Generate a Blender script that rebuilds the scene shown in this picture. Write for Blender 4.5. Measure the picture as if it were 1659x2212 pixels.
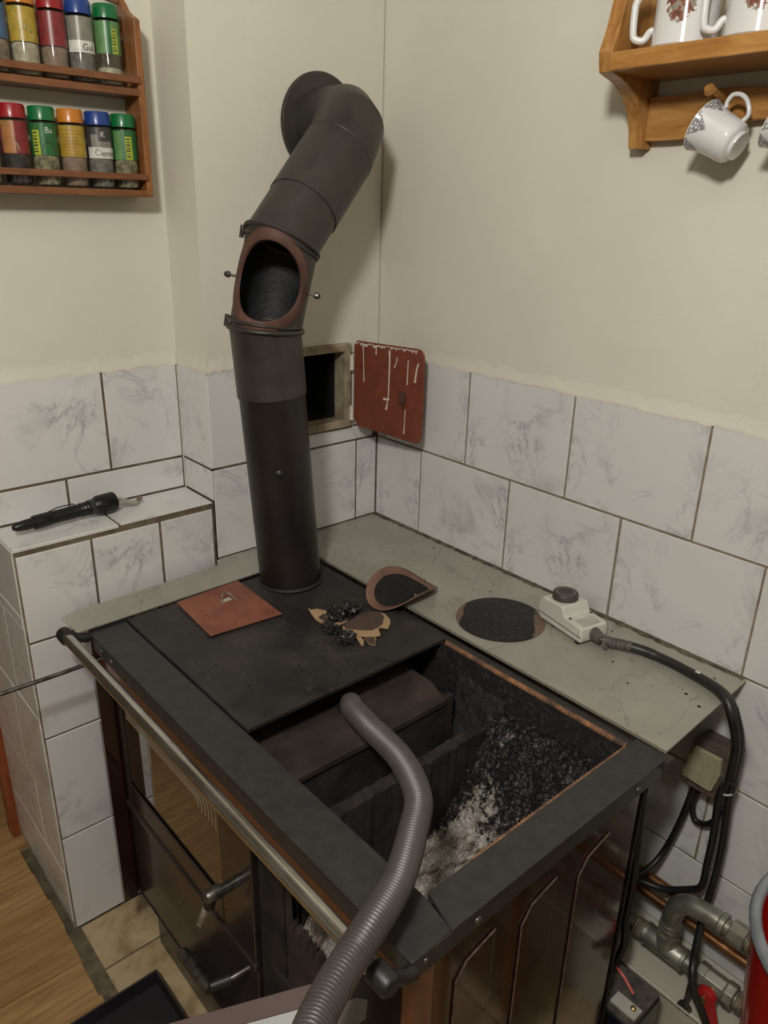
import bpy, math, random
from mathutils import Vector, Matrix
random.seed(7)
for o in list(bpy.data.objects): bpy.data.objects.remove(o)
S = bpy.context.scene
COL = S.collection
H = 0.751                      # height of the worktop sheet above the floor; geometry below is written with z = 0 at that sheet

# ------------------------------------------------------------------ camera, world, light, exposure
cd = bpy.data.cameras.new('camera'); cam = bpy.data.objects.new('camera', cd); COL.objects.link(cam)
cd.sensor_fit = 'VERTICAL'; cd.sensor_height = 36.0; cd.lens = 1661.0/2212.0*36.0
cd.clip_start = 0.02
RX = Vector((-0.75332, 0.65725, 0.02346)); DN = Vector((0.22484, 0.29049, -0.93009)); FW = Vector((-0.61808, -0.69534, -0.36671))
FW = FW.normalized(); RX = (RX - FW*RX.dot(FW)).normalized(); UP = RX.cross(FW)
m = Matrix((( RX.x, UP.x, -FW.x, 1.12758), (RX.y, UP.y, -FW.y, 1.29998), (RX.z, UP.z, -FW.z, 0.68083+H), (0,0,0,1)))
cam.matrix_world = m
S.camera = cam
W = bpy.data.worlds.new('world'); S.world = W; W.use_nodes = True
W.node_tree.nodes['Background'].inputs[0].default_value = (0.9, 0.95, 1.0, 1)
W.node_tree.nodes['Background'].inputs[1].default_value = 0.05
LAMP = (1.42, 1.27, 1.30)       # hanging lamp of the kitchen
LAMP_POWER = 235.0
LAMP_COLOR = (1.0, 0.975, 0.915, 1)
S.view_settings.view_transform = 'Standard'; S.view_settings.look = 'None'
S.view_settings.exposure = 0.0; S.view_settings.gamma = 1.0; S.view_settings.use_curve_mapping = False

# ------------------------------------------------------------------ materials
MATS = {}
def N(nt, t, **kw):
    n = nt.nodes.new(t)
    for k, v in kw.items(): setattr(n, k, v)
    return n
def L(nt, a, b): nt.links.new(a, b)
def ramp(nt, src, stops):
    r = N(nt, 'ShaderNodeValToRGB'); L(nt, src, r.inputs[0]); e = r.color_ramp.elements
    while len(e) < len(stops): e.new(0.5)
    for i, (p, c) in enumerate(stops):
        e[i].position = p; e[i].color = (c[0], c[1], c[2], 1) if len(c) == 3 else c
    return r.outputs[0]
def noise(nt, vec, scale, detail=4, rough=0.55, dist=0.0):
    n = N(nt, 'ShaderNodeTexNoise'); n.inputs['Scale'].default_value = scale; n.inputs['Detail'].default_value = detail
    n.inputs['Roughness'].default_value = rough; n.inputs['Distortion'].default_value = dist
    if vec is not None: L(nt, vec, n.inputs['Vector'])
    return n.outputs['Fac']
def mix(nt, fac, a, b, mode='MIX'):
    n = N(nt, 'ShaderNodeMix', data_type='RGBA', blend_type=mode)
    for s, v in ((n.inputs[0], fac), (n.inputs[6], a), (n.inputs[7], b)):
        if isinstance(v, (int, float)): s.default_value = v
        elif isinstance(v, tuple): s.default_value = (v[0], v[1], v[2], 1)
        else: L(nt, v, s)
    return n.outputs[2]
def math_(nt, op, a, b=None, c=None):
    n = N(nt, 'ShaderNodeMath', operation=op)
    for i, v in enumerate((a, b, c)):
        if v is None: continue
        if isinstance(v, (int, float)): n.inputs[i].default_value = v
        else: L(nt, v, n.inputs[i])
    return n.outputs[0]
def base(name, rough=0.5, metal=0.0, spec=0.5, coat=0.0):
    M = bpy.data.materials.new(name); M.use_nodes = True; nt = M.node_tree
    b = nt.nodes['Principled BSDF']
    b.inputs['Roughness'].default_value = rough; b.inputs['Metallic'].default_value = metal
    b.inputs['Specular IOR Level'].default_value = spec; b.inputs['Coat Weight'].default_value = coat
    b.inputs['Coat Roughness'].default_value = 0.06
    tc = N(nt, 'ShaderNodeTexCoord'); MATS[name] = M
    return M, nt, b, tc
def bump(nt, b, h, strength=0.3, dist=0.002):
    n = N(nt, 'ShaderNodeBump'); n.inputs['Strength'].default_value = strength; n.inputs['Distance'].default_value = dist
    L(nt, h, n.inputs['Height']); L(nt, n.outputs[0], b.inputs['Normal'])
def simple(name, c1, c2=None, scale=30, rough=0.5, metal=0.0, spec=0.5, coat=0.0, bscale=None, bstr=0.2, bdist=0.001, rvar=0.0, lo=0.35, hi=0.65, detail=5):
    M, nt, b, tc = base(name, rough, metal, spec, coat)
    if c2 is None: c2 = tuple(x*0.85 for x in c1)
    f = noise(nt, tc.outputs['Object'], scale, detail)
    L(nt, ramp(nt, f, [(lo, c2), (hi, c1)]), b.inputs['Base Color'])
    if rvar:
        f2 = noise(nt, tc.outputs['Object'], scale*0.7, 4)
        mr = N(nt, 'ShaderNodeMapRange'); mr.inputs[1].default_value = .3; mr.inputs[2].default_value = .7
        mr.inputs[3].default_value = max(0.02, rough-rvar); mr.inputs[4].default_value = min(1, rough+rvar)
        L(nt, f2, mr.inputs[0]); L(nt, mr.outputs[0], b.inputs['Roughness'])
    if bscale: bump(nt, b, noise(nt, tc.outputs['Object'], bscale, 6), bstr, bdist)
    return M

# plaster walls: cream paint with brush relief and a few grey smudges
M, nt, b, tc = base('plaster', 0.75, 0, 0.3)
f = noise(nt, tc.outputs['Object'], 2.2, 4); c = ramp(nt, f, [(0.3, (0.59, 0.565, 0.475)), (0.7, (0.65, 0.625, 0.53))])
f = noise(nt, tc.outputs['Object'], 5.0, 6, 0.6, 0.8); c = mix(nt, ramp(nt, f, [(0.70, (0,0,0)), (0.82, (.35,.35,.35))]), c, (0.42, 0.39, 0.33))
L(nt, c, b.inputs['Base Color'])
h = math_(nt, 'ADD', math_(nt, 'MULTIPLY', noise(nt, tc.outputs['Object'], 14, 5, 0.5, 0.4), 1.0), math_(nt, 'MULTIPLY', noise(nt, tc.outputs['Object'], 75, 4), 0.35))
bump(nt, b, h, 0.35, 0.004)

# glazed marble-print tile: the same print on every tile, one of a few turns of it
M, nt, b, tc = base('tile_glaze', 0.16, 0, 0.5)
oi = N(nt, 'ShaderNodeObjectInfo')
rnd = math_(nt, 'FLOOR', math_(nt, 'MULTIPLY', oi.outputs['Random'], 3.0))
off = N(nt, 'ShaderNodeCombineXYZ'); L(nt, math_(nt, 'MULTIPLY', rnd, 1.7), off.inputs[0]); L(nt, math_(nt, 'MULTIPLY', rnd, 0.9), off.inputs[1]); L(nt, math_(nt, 'MULTIPLY', rnd, 2.3), off.inputs[2])
va = N(nt, 'ShaderNodeVectorMath', operation='ADD'); L(nt, tc.outputs['Object'], va.inputs[0]); L(nt, off.outputs[0], va.inputs[1])
v = va.outputs[0]
vein = math_(nt, 'ABSOLUTE', math_(nt, 'SUBTRACT', noise(nt, v, 9.0, 7, 0.62, 0.7), 0.5))
thin = ramp(nt, vein, [(0.0, (1,1,1)), (0.022, (0.15,0.15,0.15)), (0.05, (0,0,0))])
msk = ramp(nt, noise(nt, v, 7.0, 3), [(0.46, (0,0,0)), (0.64, (1,1,1))])
cloud = ramp(nt, noise(nt, v, 11.0, 6, 0.6, 0.5), [(0.50, (0,0,0)), (0.72, (0.8,0.8,0.8))])
c = mix(nt, math_(nt, 'MULTIPLY', cloud, msk), (0.625, 0.612, 0.60), (0.36, 0.36, 0.37))
c = mix(nt, math_(nt, 'MULTIPLY', math_(nt, 'MULTIPLY', thin, msk), 0.75), c, (0.30, 0.30, 0.32))
L(nt, c, b.inputs['Base Color'])
bump(nt, b, noise(nt, tc.outputs['Object'], 6, 2), 0.06, 0.004)
simple('grout', (0.15, 0.12, 0.072), (0.07, 0.056, 0.034), 40, 0.9, bscale=200, bstr=0.5)
simple('grout_olive', (0.27, 0.24, 0.165), (0.15, 0.13, 0.085), 40, 0.9, bscale=200, bstr=0.5)
simple('grout_pale', (0.40, 0.37, 0.31), (0.25, 0.22, 0.17), 40, 0.9, bscale=200, bstr=0.5)
# warm stone-look hearth tile
M, nt, b, tc = base('hearth_tile', 0.38, 0, 0.4)
f = noise(nt, tc.outputs['Object'], 14, 7, 0.6, 0.4); c = ramp(nt, f, [(0.3, (0.20, 0.14, 0.07)), (0.5, (0.40, 0.30, 0.17)), (0.72, (0.50, 0.40, 0.25))])
L(nt, c, b.inputs['Base Color']); bump(nt, b, f, 0.2, 0.002)
# oak floor planks
M, nt, b, tc = base('oak', 0.4, 0, 0.4)
mp = N(nt, 'ShaderNodeMapping'); mp.inputs['Scale'].default_value = (2.0, 30, 30); L(nt, tc.outputs['Object'], mp.inputs[0])
oi = N(nt, 'ShaderNodeObjectInfo')
f = noise(nt, mp.outputs[0], 2.0, 6, 0.6, 1.2); c = ramp(nt, f, [(0.3, (0.23, 0.125, 0.048)), (0.55, (0.38, 0.23, 0.095)), (0.75, (0.46, 0.30, 0.14))])
c = mix(nt, math_(nt, 'MULTIPLY', oi.outputs['Random'], 0.5), c, (0.25, 0.14, 0.055)); L(nt, c, b.inputs['Base Color'])
bump(nt, b, f, 0.1, 0.001)
# pine / varnished wood of rack and shelf
def wood(name, a, b2, c2, sc, rough=0.35):
    M, nt, b, tc = base(name, rough, 0, 0.5)
    mp = N(nt, 'ShaderNodeMapping'); mp.inputs['Scale'].default_value = sc; L(nt, tc.outputs['Object'], mp.inputs[0])
    f = noise(nt, mp.outputs[0], 3.0, 6, 0.55, 1.0); L(nt, ramp(nt, f, [(0.3, a), (0.5, b2), (0.7, c2)]), b.inputs['Base Color'])
    bump(nt, b, f, 0.12, 0.0008)
wood('rack_wood', (0.105, 0.037, 0.014), (0.165, 0.062, 0.023), (0.21, 0.085, 0.032), (5, 30, 30))
wood('rack_wood_v', (0.15, 0.053, 0.016), (0.24, 0.092, 0.028), (0.30, 0.125, 0.04), (30, 30, 4))
wood('shelf_wood', (0.27, 0.115, 0.028), (0.38, 0.18, 0.048), (0.45, 0.24, 0.075), (30, 5, 30), 0.3)
wood('shelf_wood_v', (0.27, 0.115, 0.028), (0.38, 0.18, 0.048), (0.45, 0.24, 0.075), (30, 30, 4), 0.3)
wood('door_wood', (0.16, 0.035, 0.012), (0.24, 0.06, 0.018), (0.28, 0.08, 0.025), (30, 30, 4), 0.4)
wood('block_wood', (0.04, 0.027, 0.02), (0.075, 0.052, 0.04), (0.12, 0.09, 0.07), (30, 6, 30), 0.8)
# stove finishes
M, nt, b, tc = base('cast_top', 0.5, 0.3, 0.5)
f = noise(nt, tc.outputs['Object'], 9, 6, 0.6, 0.3); c = ramp(nt, f, [(0.3, (0.017, 0.0155, 0.0155)), (0.55, (0.036, 0.0315, 0.0305)), (0.75, (0.066, 0.057, 0.054))])
f2 = noise(nt, tc.outputs['Object'], 60, 6, 0.7); c = mix(nt, ramp(nt, f2, [(0.58, (0,0,0)), (0.68, (.7,.7,.7))]), c, (0.010, 0.009, 0.009))
f4 = noise(nt, tc.outputs['Object'], 32, 5, 0.6, 1.0); c = mix(nt, ramp(nt, f4, [(0.60, (0,0,0)), (0.72, (.6,.6,.6))]), c, (0.085, 0.074, 0.07))
L(nt, c, b.inputs['Base Color']); L(nt, ramp(nt, f, [(0.3, (0.42,)*3), (0.7, (0.62,)*3)]), b.inputs['Roughness']); bump(nt, b, f2, 0.15, 0.0008)
simple('frame_paint', (0.038, 0.036, 0.036), (0.026, 0.025, 0.026), 60, 0.42, 0.2, rvar=0.05, bscale=500, bstr=0.15, bdist=0.0004)
simple('enamel_brown', (0.022, 0.008, 0.006), (0.016, 0.006, 0.005), 8, 0.10, 0, 0.5, coat=0.6)
simple('enamel_rust', (0.11, 0.032, 0.014), (0.085, 0.024, 0.011), 12, 0.2, 0, 0.5, coat=0.3)
simple('enamel_dark', (0.030, 0.023, 0.022), (0.018, 0.014, 0.013), 10, 0.28, 0, 0.5, coat=0.2, rvar=0.08)
simple('edge_glint', (0.16, 0.11, 0.085), (0.05, 0.03, 0.025), 120, 0.4, 0.3)  # paler brown standing in for light caught by the embossed bevels
simple('sooty_iron', (0.030, 0.024, 0.022), (0.010, 0.009, 0.010), 26, 0.8, 0, 0.3, bscale=90, bstr=0.6, bdist=0.002)
simple('sooty_brown', (0.055, 0.040, 0.033), (0.022, 0.017, 0.015), 14, 0.75, 0, 0.3, bscale=120, bstr=0.4, bdist=0.001)
simple('rope_gasket', (0.30, 0.14, 0.065), (0.07, 0.04, 0.028), 40, 0.9, bscale=400, bstr=0.5)
simple('chrome_worn', (0.66, 0.65, 0.62), (0.55, 0.53, 0.49), 25, 0.24, 1.0, rvar=0.06)
simple('black_plastic', (0.014, 0.013, 0.013), (0.008, 0.008, 0.008), 50, 0.45)
simple('steel_dark', (0.16, 0.15, 0.14), (0.06, 0.055, 0.05), 60, 0.35, 0.8)
simple('spring_steel', (0.33, 0.29, 0.23), (0.17, 0.14, 0.11), 90, 0.5, 0.6)
M, nt, b, tc = base('oven_glass', 0.03, 0, 0.9, coat=1.0)
b.inputs['Base Color'].default_value = (0.03, 0.022, 0.016, 1); b.inputs['Coat Roughness'].default_value = 0.02; b.inputs['Coat IOR'].default_value = 1.8
f = noise(nt, tc.outputs['Object'], 18, 5, 0.6, 0.8); L(nt, mix(nt, ramp(nt, f, [(0.62, (0,0,0)), (0.75, (.5,.5,.5))]), (0.03, 0.022, 0.016), (0.16, 0.13, 0.09)), b.inputs['Base Color'])
simple('print_gold', (0.45, 0.36, 0.25), None, 10, 0.5)
# firebox ash: pale ash low down, tarry black crust flakes higher up the back
M, nt, b, tc = base('ash_crust', 0.85, 0, 0.3)
sx = N(nt, 'ShaderNodeSeparateXYZ'); L(nt, tc.outputs['Object'], sx.inputs[0])     # coordinates from the stove's base point
n1 = noise(nt, tc.outputs['Object'], 24, 7, 0.65, 0.5)
hol = N(nt, 'ShaderNodeMapRange'); hol.inputs[1].default_value = 0.135; hol.inputs[2].default_value = 0.175; hol.inputs[3].default_value = 0.9; hol.inputs[4].default_value = 0.0; L(nt, sx.outputs[1], hol.inputs[0])  # darkens ash beside the divider: crust plus the hollow's shade put in the colour
xb = math_(nt, 'ADD', math_(nt, 'MULTIPLY', math_(nt, 'SUBTRACT', sx.outputs[1], 0.16), 0.62), -0.148)
k = math_(nt, 'ADD', math_(nt, 'ADD', math_(nt, 'MULTIPLY', math_(nt, 'SUBTRACT', xb, sx.outputs[0]), 7.0), math_(nt, 'ADD', hol.outputs[0], 0.5)), math_(nt, 'ADD', math_(nt, 'MULTIPLY', math_(nt, 'SUBTRACT', n1, 0.5), 1.3), math_(nt, 'MULTIPLY', math_(nt, 'SUBTRACT', noise(nt, tc.outputs['Object'], 110, 5, 0.7), 0.5), 1.6)))
wv = N(nt, 'ShaderNodeVectorMath', operation='ADD'); wn = N(nt, 'ShaderNodeTexNoise'); wn.inputs['Scale'].default_value = 40; wn.inputs['Detail'].default_value = 5; L(nt, tc.outputs['Object'], wn.inputs['Vector'])
ws = N(nt, 'ShaderNodeVectorMath', operation='SCALE'); ws.inputs['Scale'].default_value = 0.03; L(nt, wn.outputs['Color'], ws.inputs[0]); L(nt, tc.outputs['Object'], wv.inputs[0]); L(nt, ws.outputs[0], wv.inputs[1])
vo = N(nt, 'ShaderNodeTexVoronoi', feature='DISTANCE_TO_EDGE'); vo.inputs['Scale'].default_value = 110; L(nt, wv.outputs[0], vo.inputs['Vector'])
crack = ramp(nt, vo.outputs['Distance'], [(0.0, (0.1,0.1,0.1)), (0.09, (1,1,1))])
ashc = ramp(nt, noise(nt, tc.outputs['Object'], 35, 6), [(0.36, (0.10, 0.075, 0.055)), (0.46, (0.27, 0.235, 0.20)), (0.62, (0.44, 0.41, 0.38))])
blk = ramp(nt, noise(nt, tc.outputs['Object'], 120, 5), [(0.42, (0.008, 0.008, 0.010)), (0.60, (0.024, 0.022, 0.024)), (0.70, (0.10, 0.09, 0.088)), (0.76, (0.26, 0.24, 0.23))])
blk = mix(nt, crack, (0.004, 0.004, 0.005), blk)
c = mix(nt, ramp(nt, k, [(0.36, (0,0,0)), (0.52, (1,1,1))]), ashc, blk); L(nt, c, b.inputs['Base Color'])
L(nt, ramp(nt, k, [(0.3, (0.95,)*3), (0.6, (0.5,)*3)]), b.inputs['Roughness'])
bump(nt, b, math_(nt, 'ADD', math_(nt, 'MULTIPLY', crack, 0.5), noise(nt, tc.outputs['Object'], 60, 7)), 0.8, 0.005)
M, nt, b, tc = base('crust_black', 0.6, 0, 0.5)
f = noise(nt, tc.outputs['Object'], 130, 6, 0.7); f2 = noise(nt, tc.outputs['Object'], 30, 6, 0.65, 0.6)
c = ramp(nt, f, [(0.40, (0.008, 0.008, 0.010)), (0.62, (0.026, 0.024, 0.025)), (0.70, (0.13, 0.12, 0.115))]); L(nt, c, b.inputs['Base Color'])
bump(nt, b, math_(nt, 'ADD', f2, math_(nt, 'MULTIPLY', f, 0.4)), 0.9, 0.008)
simple('ash', (0.56, 0.52, 0.48), (0.25, 0.20, 0.16), 45, 0.95, bscale=90, bstr=0.8, bdist=0.004, lo=0.3, hi=0.5)
# flue pipe: dark grey stove paint
M, nt, b, tc = base('flue_paint', 0.45, 0.35, 0.5)
f = noise(nt, tc.outputs['Object'], 10, 5, 0.6); c = ramp(nt, f, [(0.3, (0.035, 0.030, 0.028)), (0.7, (0.060, 0.052, 0.046))])
f2 = noise(nt, tc.outputs['Object'], 90, 6, 0.7); c = mix(nt, ramp(nt, f2, [(0.68, (0,0,0)), (0.76, (.5,.5,.5))]), c, (0.12, 0.11, 0.10))
L(nt, c, b.inputs['Base Color']); L(nt, ramp(nt, f, [(0.35, (0.38,)*3), (0.65, (0.55,)*3)]), b.inputs['Roughness'])
bump(nt, b, f2, 0.08, 0.0006)
simple('flue_black', (0.030, 0.023, 0.021), (0.018, 0.014, 0.013), 12, 0.36, 0.4, 0.5, bscale=90, bstr=0.06, rvar=0.08)
simple('soot_inside', (0.020, 0.020, 0.023), (0.006, 0.006, 0.007), 30, 0.6, 0.2, bscale=90, bstr=0.7, bdist=0.002)
simple('rust_red', (0.105, 0.044, 0.030), (0.065, 0.028, 0.020), 30, 0.7, bscale=150, bstr=0.2)
M, nt, b, tc = base('hatch_paint', 0.5, 0, 0.4)
f = noise(nt, tc.outputs['Object'], 35, 5, 0.6); c = ramp(nt, f, [(0.3, (0.13, 0.032, 0.016)), (0.7, (0.19, 0.050, 0.025))]); L(nt, c, b.inputs['Base Color'])
bump(nt, b, f, 0.15, 0.001)
simple('drip_white', (0.66, 0.62, 0.54), (0.55, 0.5, 0.42), 60, 0.6)
simple('hatch_frame', (0.34, 0.28, 0.19), (0.13, 0.09, 0.05), 25, 0.7, bscale=120, bstr=0.5, lo=0.3, hi=0.6)
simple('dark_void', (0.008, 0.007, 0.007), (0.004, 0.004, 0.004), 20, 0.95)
# grey painted sheet metal
M, nt, b, tc = base('sheet_grey', 0.36, 0.15, 0.5)
f = noise(nt, tc.outputs['Object'], 7, 6, 0.6, 0.5); c = ramp(nt, f, [(0.3, (0.27, 0.262, 0.215)), (0.55, (0.335, 0.326, 0.272)), (0.75, (0.37, 0.36, 0.305))])
f2 = math_(nt, 'ABSOLUTE', math_(nt, 'SUBTRACT', noise(nt, tc.outputs['Object'], 5.5, 3, 0.5, 1.5), 0.5)); scr = ramp(nt, f2, [(0.0, (.45,.45,.45)), (0.006, (0,0,0))])
c = mix(nt, scr, c, (0.12, 0.11, 0.09))
f3 = noise(nt, tc.outputs['Object'], 70, 4, 0.7); c = mix(nt, ramp(nt, f3, [(0.72, (0,0,0)), (0.78, (.7,.7,.7))]), c, (0.10, 0.09, 0.075))
L(nt, c, b.inputs['Base Color'])
simple('sheet_edge', (0.48, 0.45, 0.34), None, 30, 0.3, 0.6)
simple('filler_dirt', (0.13, 0.115, 0.07), (0.04, 0.035, 0.022), 60, 0.9, bscale=120, bstr=0.6)
simple('rust_plate', (0.245, 0.085, 0.050), (0.17, 0.052, 0.030), 22, 0.6, bscale=100, bstr=0.2, rvar=0.1)
simple('cover_brown', (0.20, 0.105, 0.075), (0.13, 0.065, 0.046), 22, 0.5, 0.1)
simple('soot_felt', (0.020, 0.019, 0.019), (0.012, 0.012, 0.012), 80, 0.9, 0, 0.2, bscale=300, bstr=0.5)
M, nt, b, tc = base('sooty_disc', 0.55, 0.1, 0.4)
sx = N(nt, 'ShaderNodeSeparateXYZ'); L(nt, tc.outputs['Object'], sx.inputs[0])
f = noise(nt, tc.outputs['Object'], 20, 4)
d = math_(nt, 'ADD', math_(nt, 'ADD', sx.outputs[1], math_(nt, 'MULTIPLY', sx.outputs[0], -0.75)), math_(nt, 'MULTIPLY', math_(nt, 'SUBTRACT', f, 0.5), 0.03))
band = ramp(nt, math_(nt, 'ADD', math_(nt, 'MULTIPLY', d, 4.0), 0.5), [(0.155, (1,1,1)), (0.17, (0,0,0)), (0.80, (0,0,0)), (0.815, (1,1,1))])
sp = ramp(nt, noise(nt, tc.outputs['Object'], 230, 4, 0.75), [(0.60, (0.012, 0.011, 0.012)), (0.66, (0.20, 0.17, 0.17))])
c = mix(nt, band, sp, (0.165, 0.105, 0.08)); L(nt, c, b.inputs['Base Color'])
simple('gasket_tan', (0.38, 0.25, 0.135), (0.31, 0.20, 0.105), 30, 0.8)
simple('gasket_brown', (0.075, 0.046, 0.032), (0.052, 0.032, 0.023), 60, 0.9, bscale=200, bstr=0.3)
simple('tar', (0.020, 0.018, 0.017), (0.008, 0.008, 0.008), 90, 0.25, 0, 0.6, bscale=150, bstr=0.6, bdist=0.002)
simple('device_white', (0.57, 0.56, 0.50), (0.51, 0.50, 0.44), 25, 0.4)
simple('knob_dark', (0.055, 0.048, 0.042), (0.04, 0.035, 0.03), 40, 0.5, bscale=200, bstr=0.1)
simple('label_silver', (0.42, 0.41, 0.36), (0.36, 0.35, 0.31), 60, 0.4)
simple('cable_black', (0.016, 0.015, 0.014), (0.010, 0.009, 0.009), 40, 0.42)
simple('tape_grey', (0.10, 0.088, 0.075), (0.06, 0.05, 0.042), 40, 0.6, bscale=90, bstr=0.3)
simple('fibre_board', (0.34, 0.32, 0.20), (0.26, 0.24, 0.145), 90, 0.8, bscale=200, bstr=0.5)
simple('hose_plastic', (0.066, 0.056, 0.052), (0.052, 0.044, 0.041), 20, 0.42)
simple('copper', (0.42, 0.20, 0.085), (0.24, 0.11, 0.05), 18, 0.38, 0.9)
simple('galvanised', (0.40, 0.40, 0.34), (0.20, 0.19, 0.15), 22, 0.42, 0.75, bscale=80, bstr=0.25, rvar=0.1)
simple('hemp_joint', (0.28, 0.24, 0.17), (0.12, 0.10, 0.07), 90, 0.6, 0.3, bscale=250, bstr=0.6)
simple('brown_nut', (0.20, 0.13, 0.085), (0.12, 0.08, 0.055), 40, 0.5, 0.4)
simple('valve_red', (0.42, 0.012, 0.014), (0.36, 0.010, 0.012), 30, 0.3)
simple('bucket_red', (0.36, 0.008, 0.006), (0.30, 0.007, 0.005), 10, 0.2, coat=0.4)
simple('rim_grey', (0.22, 0.24, 0.26), (0.15, 0.16, 0.18), 25, 0.35, 0.3)
simple('casing_cream', (0.48, 0.46, 0.37), (0.43, 0.41, 0.33), 6, 0.3)
simple('battery_navy', (0.010, 0.010, 0.016), (0.007, 0.007, 0.010), 20, 0.25)
simple('battery_dust', (0.10, 0.085, 0.072), (0.035, 0.03, 0.028), 60, 0.8, bscale=120, bstr=0.4)
simple('wire_red', (0.50, 0.10, 0.075), None, 20, 0.5)
simple('brass', (0.45, 0.33, 0.14), (0.3, 0.2, 0.09), 60, 0.35, 0.9)
simple('panel_brown', (0.115, 0.078, 0.070), (0.10, 0.068, 0.06), 12, 0.5)
simple('panel_pale', (0.42, 0.43, 0.42), (0.36, 0.37, 0.36), 14, 0.6)
simple('paper_scrap', (0.17, 0.15, 0.13), (0.13, 0.115, 0.10), 20, 0.8)
simple('pan_black', (0.013, 0.011, 0.014), (0.008, 0.007, 0.009), 20, 0.6, bscale=90, bstr=0.3)
simple('flash_black', (0.013, 0.012, 0.012), (0.008, 0.008, 0.008), 40, 0.32, 0.3)
simple('flash_ring', (0.08, 0.08, 0.082), None, 40, 0.3, 0.8)
simple('strap_pale', (0.36, 0.35, 0.29), (0.28, 0.27, 0.22), 20, 0.45)
simple('room_grey', (0.5, 0.48, 0.43), None, 3, 0.8)
simple('lamp_metal', (0.5, 0.5, 0.5), None, 3, 0.4)
simple('hall_dark', (0.22, 0.18, 0.13), None, 3, 0.8)
# porcelain with a small printed scene / grey lace sprigs
def porcelain(name, kind):
    M, nt, b, tc = base(name, 0.10, 0, 0.6, coat=0.3)
    white = (0.66, 0.66, 0.65)
    sx = N(nt, 'ShaderNodeSeparateXYZ'); L(nt, tc.outputs['Object'], sx.inputs[0])
    if kind == 'mug':
        # print on the side towards the room: local +x is the print's facing direction
        dy = math_(nt, 'DIVIDE', sx.outputs[1], 0.0195); dz = math_(nt, 'DIVIDE', math_(nt, 'SUBTRACT', sx.outputs[2], 0.050), 0.026)
        r2 = math_(nt, 'ADD', math_(nt, 'MULTIPLY', dy, dy), math_(nt, 'MULTIPLY', dz, dz))
        f = noise(nt, tc.outputs['Object'], 170, 3, 0.6)
        inside = ramp(nt, math_(nt, 'ADD', r2, math_(nt, 'MULTIPLY', math_(nt, 'SUBTRACT', f, 0.5), 2.6)), [(0.80, (1,1,1)), (0.92, (0,0,0))])
        front = math_(nt, 'GREATER_THAN', sx.outputs[0], 0.004)
        hue = noise(nt, tc.outputs['Object'], 110, 3)
        col = ramp(nt, hue, [(0.32, (0.13, 0.15, 0.10)), (0.44, (0.30, 0.27, 0.23)), (0.53, (0.24, 0.085, 0.05)), (0.64, (0.10, 0.045, 0.04))])
        c = mix(nt, math_(nt, 'MULTIPLY', inside, front), white, col)
    elif kind == 'cup':
        ang = math_(nt, 'ARCTAN2', sx.outputs[1], sx.outputs[0])
        saw = math_(nt, 'PINGPONG', math_(nt, 'ADD', ang, 3.3), 0.56)
        zz = math_(nt, 'DIVIDE', math_(nt, 'SUBTRACT', sx.outputs[2], 0.036), 0.026)
        t = math_(nt, 'GREATER_THAN', math_(nt, 'SUBTRACT', math_(nt, 'MULTIPLY', zz, 1.0), math_(nt, 'MULTIPLY', saw, 1.5)), 0.12)
        vo = N(nt, 'ShaderNodeTexVoronoi', feature='DISTANCE_TO_EDGE'); vo.inputs['Scale'].default_value = 240; L(nt, tc.outputs['Object'], vo.inputs['Vector'])
        lace = ramp(nt, vo.outputs['Distance'], [(0.08, (1,1,1)), (0.2, (0.2,0.2,0.2))])
        lim = math_(nt, 'LESS_THAN', sx.outputs[2], 0.0595)
        c = mix(nt, math_(nt, 'MULTIPLY', math_(nt, 'MULTIPLY', t, lim), lace), white, (0.18, 0.17, 0.18))
    L(nt, c, b.inputs['Base Color'])
porcelain('mug_print', 'mug'); porcelain('cup_lace', 'cup')
simple('porcelain', (0.66, 0.66, 0.65), None, 5, 0.1, coat=0.3, lo=0.0, hi=0.1)
# thin jar glass
M = bpy.data.materials.new('jar_glass'); M.use_nodes = True; MATS['jar_glass'] = M; nt = M.node_tree; nt.nodes.clear()
out = N(nt, 'ShaderNodeOutputMaterial'); mx = N(nt, 'ShaderNodeMixShader'); tr = N(nt, 'ShaderNodeBsdfTransparent'); gl = N(nt, 'ShaderNodeBsdfGlossy'); fr = N(nt, 'ShaderNodeLayerWeight')
tr.inputs[0].default_value = (0.90, 0.91, 0.90, 1); gl.inputs['Roughness'].default_value = 0.06; fr.inputs[0].default_value = 0.25
L(nt, math_(nt, 'MULTIPLY_ADD', math_(nt, 'POWER', fr.outputs['Facing'], 2.5), 0.5, 0.06), mx.inputs[0]); L(nt, tr.outputs[0], mx.inputs[1]); L(nt, gl.outputs[0], mx.inputs[2]); L(nt, mx.outputs[0], out.inputs[0])
M = bpy.data.materials.new('lamp_glow'); M.use_nodes = True; MATS['lamp_glow'] = M; nt = M.node_tree; nt.nodes.clear()
out = N(nt, 'ShaderNodeOutputMaterial'); em = N(nt, 'ShaderNodeEmission'); em.inputs[0].default_value = LAMP_COLOR; em.inputs[1].default_value = LAMP_POWER
L(nt, em.outputs[0], out.inputs[0])

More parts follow.
